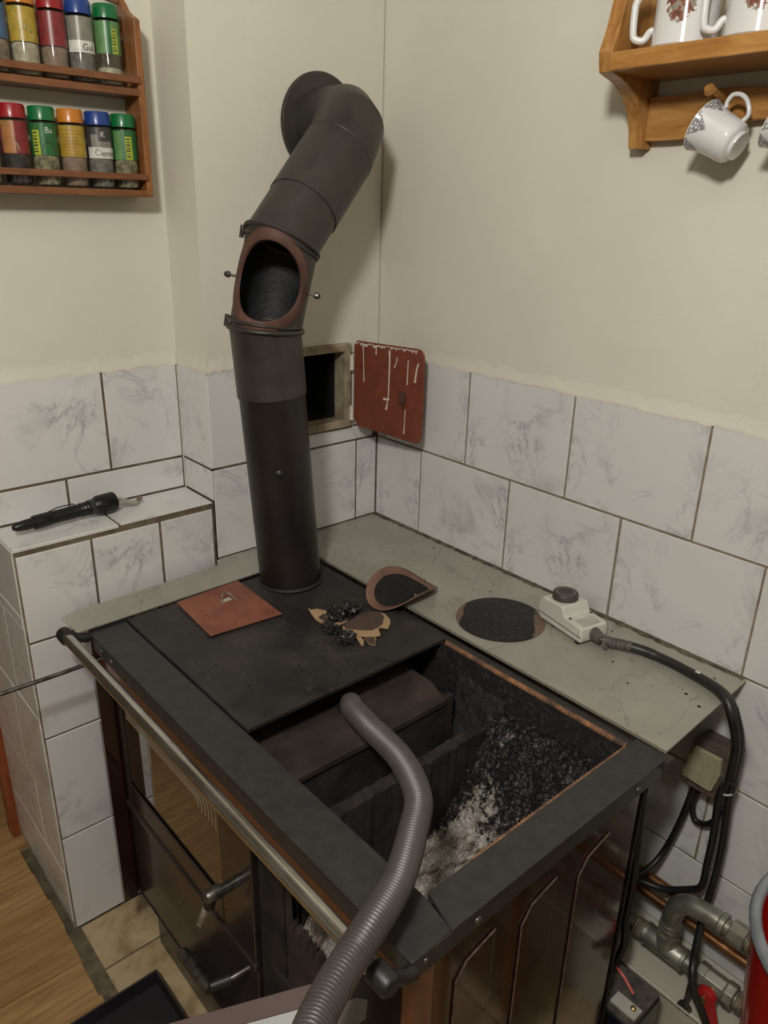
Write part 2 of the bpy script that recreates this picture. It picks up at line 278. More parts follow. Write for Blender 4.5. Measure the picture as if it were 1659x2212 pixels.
# ------------------------------------------------------------------ mesh helpers
class MB:
    def __init__(s): s.v = []; s.f = []
    def add(s, vs, fs):
        o = len(s.v); s.v += [tuple(p) for p in vs]; s.f += [tuple(i+o for i in f) for f in fs]; return s
    def box(s, x0, x1, y0, y1, z0, z1):
        return s.add([(x0,y0,z0),(x1,y0,z0),(x1,y1,z0),(x0,y1,z0),(x0,y0,z1),(x1,y0,z1),(x1,y1,z1),(x0,y1,z1)],
                     [(3,2,1,0),(4,5,6,7),(0,1,5,4),(1,2,6,5),(2,3,7,6),(3,0,4,7)])
    def tube(s, path, r, n=16, caps=True):
        P = [Vector(p) for p in path]; R = r if isinstance(r, (list, tuple)) else [r]*len(P)
        T = []
        for i in range(len(P)):
            a = P[max(0, i-1)]; b = P[min(len(P)-1, i+1)]; T.append((b-a).normalized())
        u = T[0].orthogonal().normalized(); rings = []
        for i in range(len(P)):
            u = (u - T[i]*u.dot(T[i]));
            if u.length < 1e-6: u = T[i].orthogonal()
            u.normalize(); w = T[i].cross(u)
            rings.append([P[i] + (u*math.cos(2*math.pi*k/n) + w*math.sin(2*math.pi*k/n))*R[i] for k in range(n)])
        vs = [p for ring in rings for p in ring]; fs = []
        for i in range(len(P)-1):
            for k in range(n):
                a = i*n+k; b = i*n+(k+1) % n; fs.append((a, b, b+n, a+n))
        if caps: fs.append(tuple(range(n-1, -1, -1))); fs.append(tuple(range((len(P)-1)*n, len(P)*n)))
        return s.add(vs, fs)
    def lathe(s, prof, M=None, n=28, capb=False, capt=False):
        M = M or Matrix(); vs = []; fs = []
        for (r, z) in prof:
            for k in range(n):
                a = 2*math.pi*k/n; vs.append(M @ Vector((r*math.cos(a), r*math.sin(a), z)))
        for i in range(len(prof)-1):
            for k in range(n):
                a = i*n+k; b = i*n+(k+1) % n; fs.append((a, b, b+n, a+n))
        if capb: fs.append(tuple(range(n-1, -1, -1)))
        if capt: fs.append(tuple(range((len(prof)-1)*n, len(prof)*n)))
        return s.add(vs, fs)
    def prism(s, poly, f, a, b):
        """poly: 2D outline; f(u, v, w) -> 3D; extruded from w=a to w=b"""
        n = len(poly); vs = [f(u, v, a) for u, v in poly] + [f(u, v, b) for u, v in poly]
        fs = [tuple(range(n-1, -1, -1)), tuple(range(n, 2*n))] + [(i, (i+1) % n, (i+1) % n+n, i+n) for i in range(n)]
        return s.add(vs, fs)
    def grid(s, nu, nv, f, close_u=False):
        vs = [f(i/(nu if close_u else nu-1), j/(nv-1)) for j in range(nv) for i in range(nu)]; fs = []
        for j in range(nv-1):
            for i in range(nu if close_u else nu-1):
                a = j*nu+i; b = j*nu+(i+1) % nu; fs.append((a, b, b+nu, a+nu))
        return s.add(vs, fs)
BASES = {}
def put(name, mesh, parent, loc=(0,0,0)):
    o = bpy.data.objects.new(name, mesh); COL.objects.link(o)
    if parent: o.parent = parent; o.location = loc
    return o
def fix_normals(me):
    import bmesh
    bm = bmesh.new(); bm.from_mesh(me); bmesh.ops.recalc_face_normals(bm, faces=bm.faces); bm.to_mesh(me); bm.free()
def mk(name, mb, mat, parent=None, smooth=False, bevel=0.0, seg=2, origin=(0,0,0), angle=35, recalc=True, solid=0.0):
    """one mesh object; vertices are given in place (z=0 at worktop) and stored relative to its thing's base"""
    bs = BASES.get(parent.name, (0,0,0)) if parent else origin
    me = bpy.data.meshes.new(name); me.from_pydata([(x-bs[0], y-bs[1], z-bs[2]) for x, y, z in mb.v], [], mb.f); me.update()
    if recalc: fix_normals(me)
    me.materials.append(MATS[mat])
    o = bpy.data.objects.new(name, me); COL.objects.link(o)
    if parent: o.parent = parent; BASES[o.name] = bs
    else: o.location = (origin[0], origin[1], origin[2]+H); BASES[o.name] = origin
    if solid: md = o.modifiers.new('thick', 'SOLIDIFY'); md.thickness = solid; md.offset = 0
    if bevel:
        md = o.modifiers.new('bevel', 'BEVEL'); md.width = bevel; md.segments = seg; md.limit_method = 'ANGLE'; md.angle_limit = math.radians(angle)
    if smooth:
        for p in me.polygons: p.use_smooth = True
        try: me.set_sharp_from_angle(angle=math.radians(40))
        except Exception: pass
    return o
def tag(o, label, cat, group=None, kind=None):
    o['label'] = label; o['category'] = cat
    if group: o['group'] = group
    if kind: o['kind'] = kind
    return o
def root(name, label, cat, basep, group=None, kind=None):
    o = bpy.data.objects.new(name, None); COL.objects.link(o); o.empty_display_size = 0.05
    o.location = (basep[0], basep[1], basep[2]+H); BASES[o.name] = basep
    return tag(o, label, cat, group, kind)
def smooth_path(pts, n=12):
    """Catmull-Rom through pts"""
    P = [Vector(p) for p in pts]; P = [P[0]*2-P[1]] + P + [P[-1]*2-P[-2]]; out = []
    for i in range(1, len(P)-2):
        for k in range(n):
            t = k/n; a, b, c, d = P[i-1], P[i], P[i+1], P[i+2]
            out.append(0.5*((2*b) + (c-a)*t + (2*a-5*b+4*c-d)*t*t + (3*b-a-3*c+d)*t*t*t))
    out.append(P[-2]); return out
def jit(a): return random.uniform(-a, a)

# ------------------------------------------------------------------ setting: walls, tiles, floor
TZ = 0.391      # top of the tiling
R1 = 0.193      # joint between the two upper tile rows
ZL = 0.127      # top of the tiled ledge
XE = 0.428      # left edge of the chimney breast
D = 0.119       # depth of ledge / projection of the chimney breast
XL = 0.814      # free end of the tiled half wall
CEIL = 1.75
def tile(parent, ax, face, a0, a1, b0, b1, g=0.0024, th=0.006, mat='tile_glaze', c=0.0009):
    """glazed tile: ax 'x','y' or 'z' is the facing axis; a runs along the wall, b upwards (or in depth)"""
    a0 += g+jit(.0004); a1 -= g+jit(.0004); b0 += g+jit(.0004); b1 -= g+jit(.0004); face += jit(.0005)
    vs = []
    for d, i in ((-th, 0), (-c, 0), (0, c)):
        for a, b in ((a0+i, b0+i), (a1-i, b0+i), (a1-i, b1-i), (a0+i, b1-i)):
            p = {'x': (face+d, a, b), 'y': (a, face+d, b), 'z': (a, b, face+d)}[ax]; vs.append(p)
    org = {'x': (face, a0, b0), 'y': (a0, face, b0), 'z': (a0, b0, face)}[ax]
    fs = [(8, 9, 10, 11)]
    for r in (0, 4):
        for k in range(4): fs.append((r+k, r+(k+1) % 4, r+4+(k+1) % 4, r+4+k))
    me = bpy.data.meshes.new('tile'); me.from_pydata([tuple(v[i]-org[i] for i in range(3)) for v in vs], [], fs); me.update(); fix_normals(me)
    me.materials.append(MATS[mat])
    pb = BASES[parent.name]
    return put('tile', me, parent, (org[0]-pb[0], org[1]-pb[1], org[2]-pb[2]))
def struct(name, mb, mat, label, cat='wall', **k):
    o = mk(name, mb, mat, **k); tag(o, label, cat, kind='structure'); return o
P0 = -0.003     # plaster face sits a little behind the tile faces
# right wall
w = struct('wall_right', MB().box(-0.15, P0, -0.3, 3.2, -H, CEIL), 'plaster', 'cream painted plaster wall right of the corner, tiled in its lower half')
def lip(parent, f, n=60, r=0.0055):
    """uneven painted plaster lip that covers the top edge of the tiling; f(t, out, up)"""
    mb = MB(); prof = [(-.0032, .020), (-.0020, .009), (-.0004, .001), (.0006, -.003), (.0005, -.0065), (-.004, -.007)]
    offs = [(random.uniform(.7, 1.25), jit(.003)) for _ in range(n)]
    mb.grid(n, len(prof), lambda u, v: f(u, prof[round(v*(len(prof)-1))][0]*offs[round(u*(n-1))][0], prof[round(v*(len(prof)-1))][1]+offs[round(u*(n-1))][1]))
    return mk('plaster_lip', mb, 'plaster', parent, smooth=True)
g = mk('grout_bed', MB().box(P0-.001, -0.0022, -0.05, 1.60, -H, TZ), 'grout_olive', w)
lip(w, lambda t, o, up: (o, 0.0+t*1.6, TZ+up), 120)
ya = [0, .148, .398, .648, .898, 1.148, 1.398]; yb = [0, .027, .277, .527, .777, 1.027, 1.277, 1.527]
yc = [.14, .39, .64, .89, 1.14, 1.39]; yd = [.27, .52, .77, 1.02, 1.27, 1.52]
for rows, z0, z1 in ((yb, R1, TZ), (ya, 0.0, R1), (yd, -.205, 0.0), (yc, -.388, -.205), (yd, -.575, -.388), (yc, -H, -.575)):
    for a, b_ in zip(rows[:-1], rows[1:]): tile(w, 'x', 0.0, a, b_, z0, z1, g=.0021)
# chimney breast: built round the soot hatch opening
HX0, HX1, HZ0, HZ1 = 0.098, 0.232, 0.243, 0.400
mb = MB()
mb.box(0, XE+P0, -0.36, P0, HZ1, CEIL); mb.box(0, XE+P0, -0.36, P0, -H, HZ0); mb.box(0, HX0, -0.36, P0, HZ0, HZ1); mb.box(HX1, XE+P0, -0.36, P0, HZ0, HZ1); mb.box(HX0, HX1, -0.36, -0.33, HZ0, HZ1)
wb = struct('wall_back', mb, 'plaster', 'cream chimney breast that carries the flue pipe, tiled in its lower half')
mb = MB(); mb.box(0, XE-.0022, P0-.001, -0.0022, -H, R1); mb.box(XE+P0-.001, XE-.0022, -D, -.0022, R1-.3, TZ)
mb.box(HX1+.012, XE-.0022, P0-.001, -.0022, R1, TZ); mb.box(0, HX0-.012, P0-.001, -.0022, R1, TZ); mb.box(HX0-.012, HX1+.012, P0-.001, -.0022, R1, HZ0-.012)
mk('grout_bed', mb, 'grout', wb)
mk('soot_lining', MB().box(HX0+.001, HX1-.001, -.329, -.325, HZ0, HZ1).box(HX0, HX0+.002, -.33, -.03, HZ0, HZ1).box(HX1-.002, HX1, -.33, -.03, HZ0, HZ1).box(HX0, HX1, -.33, -.03, HZ0, HZ0+.002).box(HX0, HX1, -.33, -.03, HZ1-.002, HZ1), 'dark_void', wb)
lip(wb, lambda t, o, up: (HX1+.025+t*(XE-HX1-.025), o, TZ+up), 26)
lip(wb, lambda t, o, up: (t*0.06, o, TZ+up), 8)
lip(wb, lambda t, o, up: (XE+o, -D+t*D, TZ+up), 16)
for a, b_ in ((0, .061), (.061, .296), (.296, XE)): tile(wb, 'y', 0.0, a, b_, 0.0, R1)
for a, b_ in ((0, .061), (.061, .296), (.296, XE)): tile(wb, 'y', 0.0, a, b_, -.205, 0.0)
tile(wb, 'y', 0.0, .262, XE, R1, TZ); tile(wb, 'y', 0.0, .012, .262, R1, HZ0-.016); tile(wb, 'y', 0.0, 0, .078, HZ0-.016, TZ)
tile(wb, 'x', XE, -D, 0, R1, TZ); tile(wb, 'x', XE, -D, 0, ZL, R1)
# recessed left wall above the ledge
wl = struct('wall_left', MB().box(XE-.01, XL-.004, -.36, -D+P0, ZL-.02, CEIL), 'plaster', 'cream recessed wall behind the tiled ledge, spice rack hanging on it')
mk('grout_bed', MB().box(XE, XL-.004, -D+P0-.001, -D-.0022, ZL-.01, TZ), 'grout', wl)
lip(wl, lambda t, o, up: (XE+t*(XL-XE), -D+o, TZ+up), 40)
for a, b_ in ((XE, .581), (.581, XL)): tile(wl, 'y', -D, a, b_, R1, TZ)
for a, b_ in ((XE, .669), (.669, XL)): tile(wl, 'y', -D, a, b_, ZL, R1)
# tiled half wall with ledge
hw = struct('wall_ledge', MB().box(XE, XL-.0035, -.36, -.0035, -H, ZL-.0035), 'grout', 'white marble-print tiled half wall with a ledge on top')
for a, b_ in ((XE, .622), (.622, XL)): tile(hw, 'z', ZL, a, b_, -D, -.001)
ZT = ZL-.013
for a, b_ in ((XE+.003, .545), (.545, .678), (.678, XL-.003)): tile(hw, 'y', 0.0, a, b_, -.058, ZT)
for z0, z1 in ((-.265, -.058), (-.508, -.265), (-H+.002, -.508)):
    for a, b_ in ((XE, .560), (.560, XL-.003)): tile(hw, 'y', 0.0, a, b_, z0, z1)
mk('pale_grout', MB().box(XL-.0045, XL-.0018, -.345, -.004, -H, ZL-.006), 'grout_pale', hw)
for z0, z1, ys in ((-.004, ZL-.004, (-.20, -.004)), (-.028, -.004, (-.20, -.004)), (-.22, -.028, (-.25, -.122, -.004)), (-.43, -.22, (-.345, -.16, -.004)), (-.60, -.43, (-.345, -.115, -.004)), (-H+.02, -.60, (-.345, -.20, -.004))):
    ys = (-.345,)+tuple(y for y in ys if y > -.344)
    for a, b_ in zip(ys[:-1], ys[1:]): tile(hw, 'x', XL, a, b_, z0, z1, g=.0008)
# doorway behind the half wall
dr = struct('door_1', MB().box(XL-.03, XL+.018, -.385, -.346, -H, 1.30), 'door_wood', 'reddish brown wooden door post behind the tiled half wall', 'door frame', bevel=.003)
# floor: slab, oak planks, hearth tiles
fl = struct('floor', MB().box(-.15, 3.2, -2.2, 3.2, -H-.1, -H-.012), 'grout', 'oak plank floor with a beige tiled hearth below the stove', 'floor')
pw = 0.096; k = 0
for i in range(-12, 11):
    y0 = -.018+i*pw; xs = [XL+.015+.003*math.sin(i*1.7), XL+.35+.27*((i*37) % 10)/10, 2.1+.2*((i*13) % 5)/5, 3.2]
    if y0 < -.36: xs[0] = 0.3 if y0 < -.40 else XL+.02
    for a, b_ in zip(xs[:-1], xs[1:]):
        mb = MB().box(a+.0006, b_-.0006, y0+.0006, y0+pw-.0006, -H-.012, -H+jit(.0006)); org = ((a+b_)/2, y0, -H)
        me = bpy.data.meshes.new('plank'); me.from_pydata([(x-org[0], y-org[1], z-org[2]) for x, y, z in mb.v], [], mb.f); me.update(); fix_normals(me)
        me.materials.append(MATS['oak']); put('plank', me, fl, org)
mk('plank_field', MB().box(XL+.006, 3.2, -.018+11*pw+.001, 3.2, -H-.012, -H), 'oak', fl)
mk('plank_field', MB().box(-.1, 3.2, -2.2, -.018-12*pw-.001, -H-.012, -H), 'oak', fl)
mk('grout_bed', MB().box(0, XL+.02, -.01, 1.4, -H-.012, -H-.003), 'grout', fl)
for x0, x1 in ((.54, XL-.010), (.28, .54), (.02, .28)):
    for y0, y1 in ((-.002, .126), (.126, .386), (.386, .646), (.646, .906), (.906, 1.166), (1.166, 1.426)):
        tile(fl, 'z', -H, x0, x1, y0, y1, g=.0022, th=.01, mat='hearth_tile', c=.0015)
# the rest of the room
struct('ceiling', MB().box(-.15, 3.2, -2.2, 3.2, CEIL, CEIL+.1), 'room_grey', 'pale ceiling of the kitchen', 'ceiling')
struct('wall_front', MB().box(3.2, 3.3, -2.2, 3.2, -H, CEIL), 'room_grey', 'wall across the kitchen behind the camera')
struct('wall_far', MB().box(-.15, 3.3, 3.2, 3.3, -H, CEIL), 'room_grey', 'wall at the other end of the kitchen')
struct('wall_hall', MB().box(-.15, 3.3, -2.3, -2.2, -H, CEIL), 'hall_dark', 'wall of the hallway beyond the doorway')
# lamp that lights the kitchen
lr = root('ceiling_lamp', 'hanging globe lamp above the camera', 'lamp', LAMP)
mk('cord', MB().tube([(LAMP[0], LAMP[1], LAMP[2]+.12), (LAMP[0], LAMP[1], CEIL)], .004, 8), 'cable_black', lr)
mk('socket', MB().lathe([(.012, .145), (.034, .125), (.036, .080), (.0001, .080)], Matrix.Translation(LAMP), 20), 'lamp_metal', lr)
mk('globe', MB().lathe([(.001 + .085*math.sin(math.pi*i/14), -.085*math.cos(math.pi*i/14)) for i in range(15)], Matrix.Translation(LAMP), 24), 'lamp_glow', lr, smooth=True)

# ------------------------------------------------------------------ the stove
XB, XF = .264, .745            # back and front of the top frame
YA, YB = .117, .924            # left and right
st = root('stove', 'dark enamelled wood-burning kitchen stove with its firebox lid taken off', 'stove', (.5, .52, -H))
SB = -.60                      # underside of the body
mk('back_panel', MB().box(.271, .277, .13, .905, SB, -.020), 'sooty_iron', st)
mk('bottom_panel', MB().box(.277, .715, .13, .915, SB, SB+.006), 'sooty_iron', st)
mk('plinth', MB().box(.33, .690, .14, .90, -H, SB), 'enamel_dark', st, bevel=.003)
# left side panel with a returned front edge
lp = mk('side_panel', MB().box(.300, .742, .117, .124, SB-.005, -.012), 'enamel_brown', st, bevel=.001)
mk('front_flange', MB().box(.7175, .745, .115, .1275, SB-.012, -.012), 'enamel_brown', lp, bevel=.001)
# right side panel with embossed fields
sp = mk('side_panel', MB().box(.312, .733, .910, .917, SB, -.028), 'enamel_brown', st, bevel=.0015)
for x1 in (.668, .556, .444):
    x0 = x1-.062
    poly = [(x1, -.585), (x1, -.100), (x1-.016, -.078), (x0, -.066), (x0, -.585)]
    mk('embossed_field', MB().prism(poly, lambda u, v, q: (u, q, v), .916, .9195), 'enamel_brown', sp, bevel=.0018, seg=3)
    mk('bevel_glint', MB().tube([(x1, .9193, -.585), (x1, .9193, -.100), (x1-.016, .9193, -.078), (x0, .9193, -.066)], .0011, 6), 'edge_glint', sp)  # thin pale line along the bevel: its highlight, painted on
mk('corner_post', MB().box(.705, .738, .905, .9215, SB, -.030), 'enamel_rust', st, bevel=.004, seg=3)
# top frame bars
zf = -.004
fb = mk('frame_front_bar', MB().prism([(YA, .677), (YB-.052, .677), (YB-.002, .684), (YB, .742), (YA, .742)], lambda u, v, q: (v, u, q), zf-.005, zf), 'frame_paint', st, bevel=.0015)
mk('frame_skirt', MB().box(.737, .742, YA, YB, -.032, zf-.002), 'frame_paint', st, bevel=.001)
rb = mk('frame_right_bar', MB().prism([(.286, .874), (.672, .874), (.686, YB), (XB, YB), (XB, .874)], lambda u, v, q: (u, v, q), zf-.005, zf+.0012), 'frame_paint', st, bevel=.0015)
mk('frame_skirt', MB().box(.275, .740, YB-.005, YB, -.032, zf-.002), 'frame_paint', st, bevel=.001)
mk('frame_back_bar', MB().box(XB, .281, YA, YB-.03, zf-.012, zf-.003), 'frame_paint', st, bevel=.001)
mk('frame_left_bar', MB().box(.286, .677, YA, YA+.012, zf-.012, zf-.004), 'frame_paint', st)
mk('corner_cap', MB().box(.258, .277, .906, .930, -.020, zf+.0005), 'sooty_brown', st, bevel=.002)
def screw(p, ax, parent, r=.0055, mat='steel_dark'):
    M_ = Matrix.Translation(p) @ (Matrix.Rotation(math.pi/2, 4, 'Y') if ax == 'x' else Matrix.Rotation(-math.pi/2, 4, 'X'))
    return mk('screw', MB().lathe([(r, -.002), (r, .0005), (r*.75, .0022), (r*.1, .0032)], M_, 14, capt=True), mat, parent, smooth=True)
for x in (.645, .335): screw((x, YB, -.020), 'y', st)
screw((.722, YB, -.016), 'y', st, .004)
for y in (.165, .205): screw((.742, y, -.018), 'x', st, .005)
screw((.742, .846, -.010), 'x', st, .004)
# hotplate
mk('hotplate', MB().box(.284, .6755, .119, .516, -.0075, 0.0), 'cast_top', st, bevel=.0012)
# seam line of worn metal between hotplate and front bar comes from the gap; rope seal in the back and right of the opening
def rope(pts, r, name='rope_seal'):
    P = smooth_path(pts, 60); mb = MB(); n = len(P)
    Ls = [0]
    for i in range(1, n): Ls.append(Ls[-1]+(P[i]-P[i-1]).length)
    mb.tube(P, [r*(1+.14*math.sin(Ls[i]*900)+jit(.05)) for i in range(n)], 10); return mk(name, mb, 'rope_gasket', st, smooth=True)
rope([(.2845, .520, -.0075), (.2840, .64, -.0085), (.2848, .75, -.0075), (.2842, .872, -.0080)], .0045)
rope([(.292, .8745, -.0070), (.40, .8735, -.0075), (.52, .8735, -.0070), (.60, .874, -.008)], .0042)
# firebox shell and oven top inside the opening
ft = mk('firebox_back', MB().box(.281, .287, .50, .877, -.40, -.011), 'crust_black', st)
mk('firebox_right', MB().box(.287, .700, .876, .884, -.40, -.010), 'sooty_iron', st)
mk('firebox_front', MB().box(.680, .690, .60, .640, -.40, -.010).box(.680, .690, .64, .876, -.085, -.010).box(.678, .690, .50, .60, -.12, -.010), 'sooty_iron', st)
mk('oven_top', MB().prism([(.325, .30), (.678, .30), (.678, .583), (.345, .583), (.325, .530)], lambda u, v, q: (u, v, q), -.074, -.062), 'sooty_brown', st, bevel=.002)
mk('oven_side', MB().box(.322, .678, .569, .579, -.35, -.064), 'sooty_iron', st)
mk('oven_back', MB().box(.322, .330, .14, .575, -.35, -.074), 'sooty_iron', st)
mk('channel_floor', MB().box(.287, .68, .575, .645, -.170, -.160), 'sooty_iron', st)
M_ = Matrix.Translation((.476, .499, -.0605))
mk('hose_collar', MB().lathe([(.0185, 0), (.0235, 0), (.0235, .0022), (.0185, .0022)], M_, 24), 'sooty_iron', st)
# fire brick divider: rough top
def rough_bar(x0, x1, y0, y1, z0, z1, nx=40):
    mb = MB(); prof = [(y0, z0), (y0, z1), (y1, z1), (y1, z0)]
    jt = [[(jit(.0018), jit(.0018)) for _ in prof] for _ in range(nx)]
    mb.grid(nx, 4, lambda u, v: (x0+(x1-x0)*u, prof[round(v*3)][0]+jt[round(u*(nx-1))][round(v*3)][0], prof[round(v*3)][1]+jt[round(u*(nx-1))][round(v*3)][1]))
    return mb
mk('fire_brick_divider', rough_bar(.335, .678, .643, .663, -.40, -.078), 'sooty_iron', st)
# ash and crust: slopes from the crusted back down to a pale heap in front
from mathutils import noise as mn
def ash_z(x, y):
    t = max(0.0, min(1.0, (x-.289)/.16)); s = t*t*(3-2*t)
    z = -.060 + (-.200+.060)*s
    z += .030*math.exp(-((x-.50)/.10)**2-((y-.80)/.06)**2) - .030*math.exp(-((x-.50)/.10)**2-((y-.68)/.035)**2)
    z += .045*math.exp(-((y-.875)/.03)**2)*(1-s)
    p = Vector((x, y, 0)); z += .009*mn.fractal(p*28, 1.0, 2.0, 4) + .005*mn.noise(p*95) + .0035*mn.noise(p*230)
    return z
mb = MB(); mb.grid(130, 80, lambda u, v: (.288+.404*u, .660+.217*v, ash_z(.288+.404*u, .660+.217*v)-.045*max(0, u-.93)/.07))
mk('ash_bed', mb, 'ash_crust', st, smooth=True)
mb = MB(); mb.grid(40, 40, lambda u, v: (.288+.055*u*(.6+.4*v), .560+.10*v, -.05-.13*u+.010*mn.fractal(Vector((u*3, v*3, 3)), 1, 2, 4)))
mk('soot_crust', mb, 'crust_black', st, smooth=True)
# front: fascia, doors
mk('fascia', MB().box(.722, .734, .1275, .905, -.062, -.030), 'enamel_rust', st, bevel=.0015)
mk('front_post', MB().box(.690, .712, .588, .624, SB, -.062), 'sooty_iron', st, bevel=.002)
# oven door with glass
DX0, DX1 = .700, .717
od = mk('oven_door', MB().box(DX0, DX1, .134, .149, -.372, -.068).box(DX0, DX1, .488, .578, -.372, -.068).box(DX0, DX1, .149, .488, -.372, -.316).box(DX0, DX1, .149, .488, -.118, -.068), 'enamel_dark', st, bevel=.0022, seg=3)
mk('door_lip', MB().box(.709, .7205, .130, .580, -.380, -.366), 'enamel_dark', od, bevel=.003, seg=3)
mk('glass', MB().box(.7095, .7125, .147, .490, -.320, -.114), 'oven_glass', od)
mk('glass_trim', MB().box(.7125, .7145, .147, .150, -.318, -.116).box(.7125, .7145, .147, .490, -.3185, -.316), 'black_plastic', od)
for i in range(6):
    zt = -.140-.0052*i; yr = .474-.0105*i; yl = .160
    pts = [(.7130, yl, zt), (.7130, yr-.012, zt), (.7130, yr-.004, zt-.004), (.7130, yr, zt-.012), (.7130, yr, zt-.048+.006*i)]
    mk('printed_line', MB().tube(pts, .00045, 5), 'print_gold', od)
# oven handle: stub, hub, spring lever
oh = mk('oven_handle', MB().tube([(.717, .536, -.235), (.752, .536, -.235)], .0085, 16), 'steel_dark', od, smooth=True)
mk('handle_hub', MB().lathe([(.0001, .012), (.009, .011), (.0105, .008), (.0105, -.012)], Matrix.Translation((.757, .536, -.233)) @ Matrix.Rotation(math.pi/2, 4, 'Y'), 18), 'steel_dark', oh, smooth=True)
mk('handle_lever', MB().tube([(.757, .535, -.236), (.7575, .527, -.256), (.758, .524, -.264)], .0085, 14), 'black_plastic', oh, smooth=True)
P = smooth_path([(.758, .523, -.262), (.7585, .512, -.288), (.759, .496, -.324)], 60)
mk('spring_grip', MB().tube(P, [.0072*(1+.06*math.sin(i*1.3)) for i in range(len(P))], 6), 'spring_steel', oh)
# lower drawer / bottom door
dw = mk('lower_door', MB().box(.698, .7145, .132, .578, SB+.008, -.382), 'enamel_dark', st, bevel=.0025, seg=3)
dh = mk('drawer_handle', MB().tube([(.7145, .557, -.392), (.745, .552, -.396), (.772, .540, -.402)], .005, 10), 'steel_dark', dw, smooth=True)
mk('handle_sleeve', MB().tube([(.745, .552, -.396), (.772, .540, -.402)], .0085, 14), 'black_plastic', dh, smooth=True)
mk('handle_grip', MB().tube([(.776, .542, -.404), (.776, .524, -.405), (.776, .456, -.410)], [.0075, .009, .0095], 10), 'steel_dark', dh, smooth=True)
screw((.7150, .560, -.386), 'x', dw, .006)
# fire door opening and its burnt lower plate
mk('fire_front', MB().box(.696, .714, .800, .905, SB, -.062).box(.696, .714, .624, .868, -.092, -.062).box(.696, .714, .624, .868, SB, -.330).box(.700, .712, .624, .648, -.33, -.092), 'sooty_iron', st, bevel=.002)
teeth = [(.650, -.33), (.650, -.150)]
y = .655
while y < .86:
    teeth += [(y, -.228+jit(.008)), (y+.005, -.212+jit(.01)), (y+.010, -.213+jit(.006)), (y+.012, -.236+jit(.006))]; y += .0145
teeth += [(.862, -.22), (.862, -.33)]
mk('burnt_grate', MB().prism(teeth, lambda u, v, q: (q, u, v), .700, .708), 'sooty_brown', st)
# towel rail in front
rr = mk('rail', MB().tube([(.778, .118, -.001), (.778, .915, .0035)], .0098, 24), 'chrome_worn', st, smooth=True)
for y, z in ((.110, -.001), (.922, .0035)):
    e = mk('rail_end', MB().lathe([(.0001, -.014), (.010, -.0135), (.0128, -.010), (.0128, .012), (.0105, .014)], Matrix.Translation((.778, y, z)) @ Matrix.Rotation(math.pi/2, 4, 'X'), 18), 'black_plastic', rr, smooth=True)
    mk('rail_bracket', MB().tube([(.742, y+.004, -.014), (.756, y+.004, -.010), (.770, y+.003, z)], [.0085, .008, .0075], 14), 'black_plastic', rr, smooth=True)
# pull rod of the flue damper
pr = mk('damper_rod', MB().tube([(.730, .131, -.052), (.80, .127, -.056), (1.02, .121, -.058)], .0036, 10), 'steel_dark', st, smooth=True)
mk('rod_nut', MB().lathe([(.0065, -.003), (.0065, .003)], Matrix.Translation((.748, .130, -.053)) @ Matrix.Rotation(math.pi/2, 4, 'Y'), 6, True, True), 'steel_dark', pr)

# ------------------------------------------------------------------ sheet metal worktop and strip
sh = root('sheet_metal_worktop', 'grey-green painted metal sheet covering the gap between stove and right wall', 'worktop', (.13, .45, -.003))
mk('sheet', MB().prism([(.003, .003), (.003, .908), (.262, .918), (.257, .003)], lambda u, v, q: (u, v, q), -.0030, 0.0), 'sheet_grey', sh)
mk('edge_trim', MB().prism([(.2575, .12), (.2625, .9185), (.2600, .9185), (.2550, .12)], lambda u, v, q: (u, v, q), -.001, .0022), 'sheet_edge', sh)
n = 120; hs = [random.uniform(.2, 1.0) for _ in range(n)]
mb = MB(); prof = [(.0002, 1.0), (.003, .75), (.008, .12), (.010, 0)]
mb.grid(n, 4, lambda u, v: (prof[round(v*3)][0]*(.5+.7*hs[round(u*(n-1))]), .004+.90*u, .0002+prof[round(v*3)][1]*.0035*hs[round(u*(n-1))]))
mk('joint_filler', mb, 'filler_dirt', sh, smooth=True)
for y0, x0 in ((.866, .113), (.895, .128)): mk('sheet_hole', MB().lathe([(.0001, .0004), (.0028, .0004)], Matrix.Translation((x0, y0, 0)), 12), 'dark_void', sh)
ss = root('sheet_metal_strip', 'narrow grey-green metal strip lying between stove and tiled chimney wall', 'metal strip', (.55, .06, -.001))
mk('sheet', MB().prism([(.257, .003), (.425, .003), (.44, .028), (.752, .040), (.763, .050), (.7605, .114), (.262, .104)], lambda u, v, q: (u, v, q), .0002, .0022), 'sheet_grey', ss)
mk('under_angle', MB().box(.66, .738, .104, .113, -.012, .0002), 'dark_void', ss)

# ------------------------------------------------------------------ flue pipe
fp = root('flue_pipe', 'dark grey sheet-metal flue pipe with an open inspection elbow', 'flue pipe', (.363, .170, 0))
A0 = Vector((.363, .170, .0045)); A1 = Vector((.391, .152, .484)); A2 = Vector((.3600, .163, .626)); A3 = Vector((.2160, .130, .7700)); WC = Vector((.155, 0, .824))
rL, rU = .0590, .0615
def between(a, b, t): return a+(b-a)*t
B1 = between(A0, A1, .765)
mk('lower_tube', MB().tube([A0, B1], [rL, rL], 48, caps=False), 'flue_black', fp, smooth=True)
mk('base_ring', MB().tube([A0+Vector((0,0,.0005)), A0+Vector((.0002,0,.006))], [rL+.004, rL+.0025], 48, caps=False), 'flue_paint', fp, smooth=True)

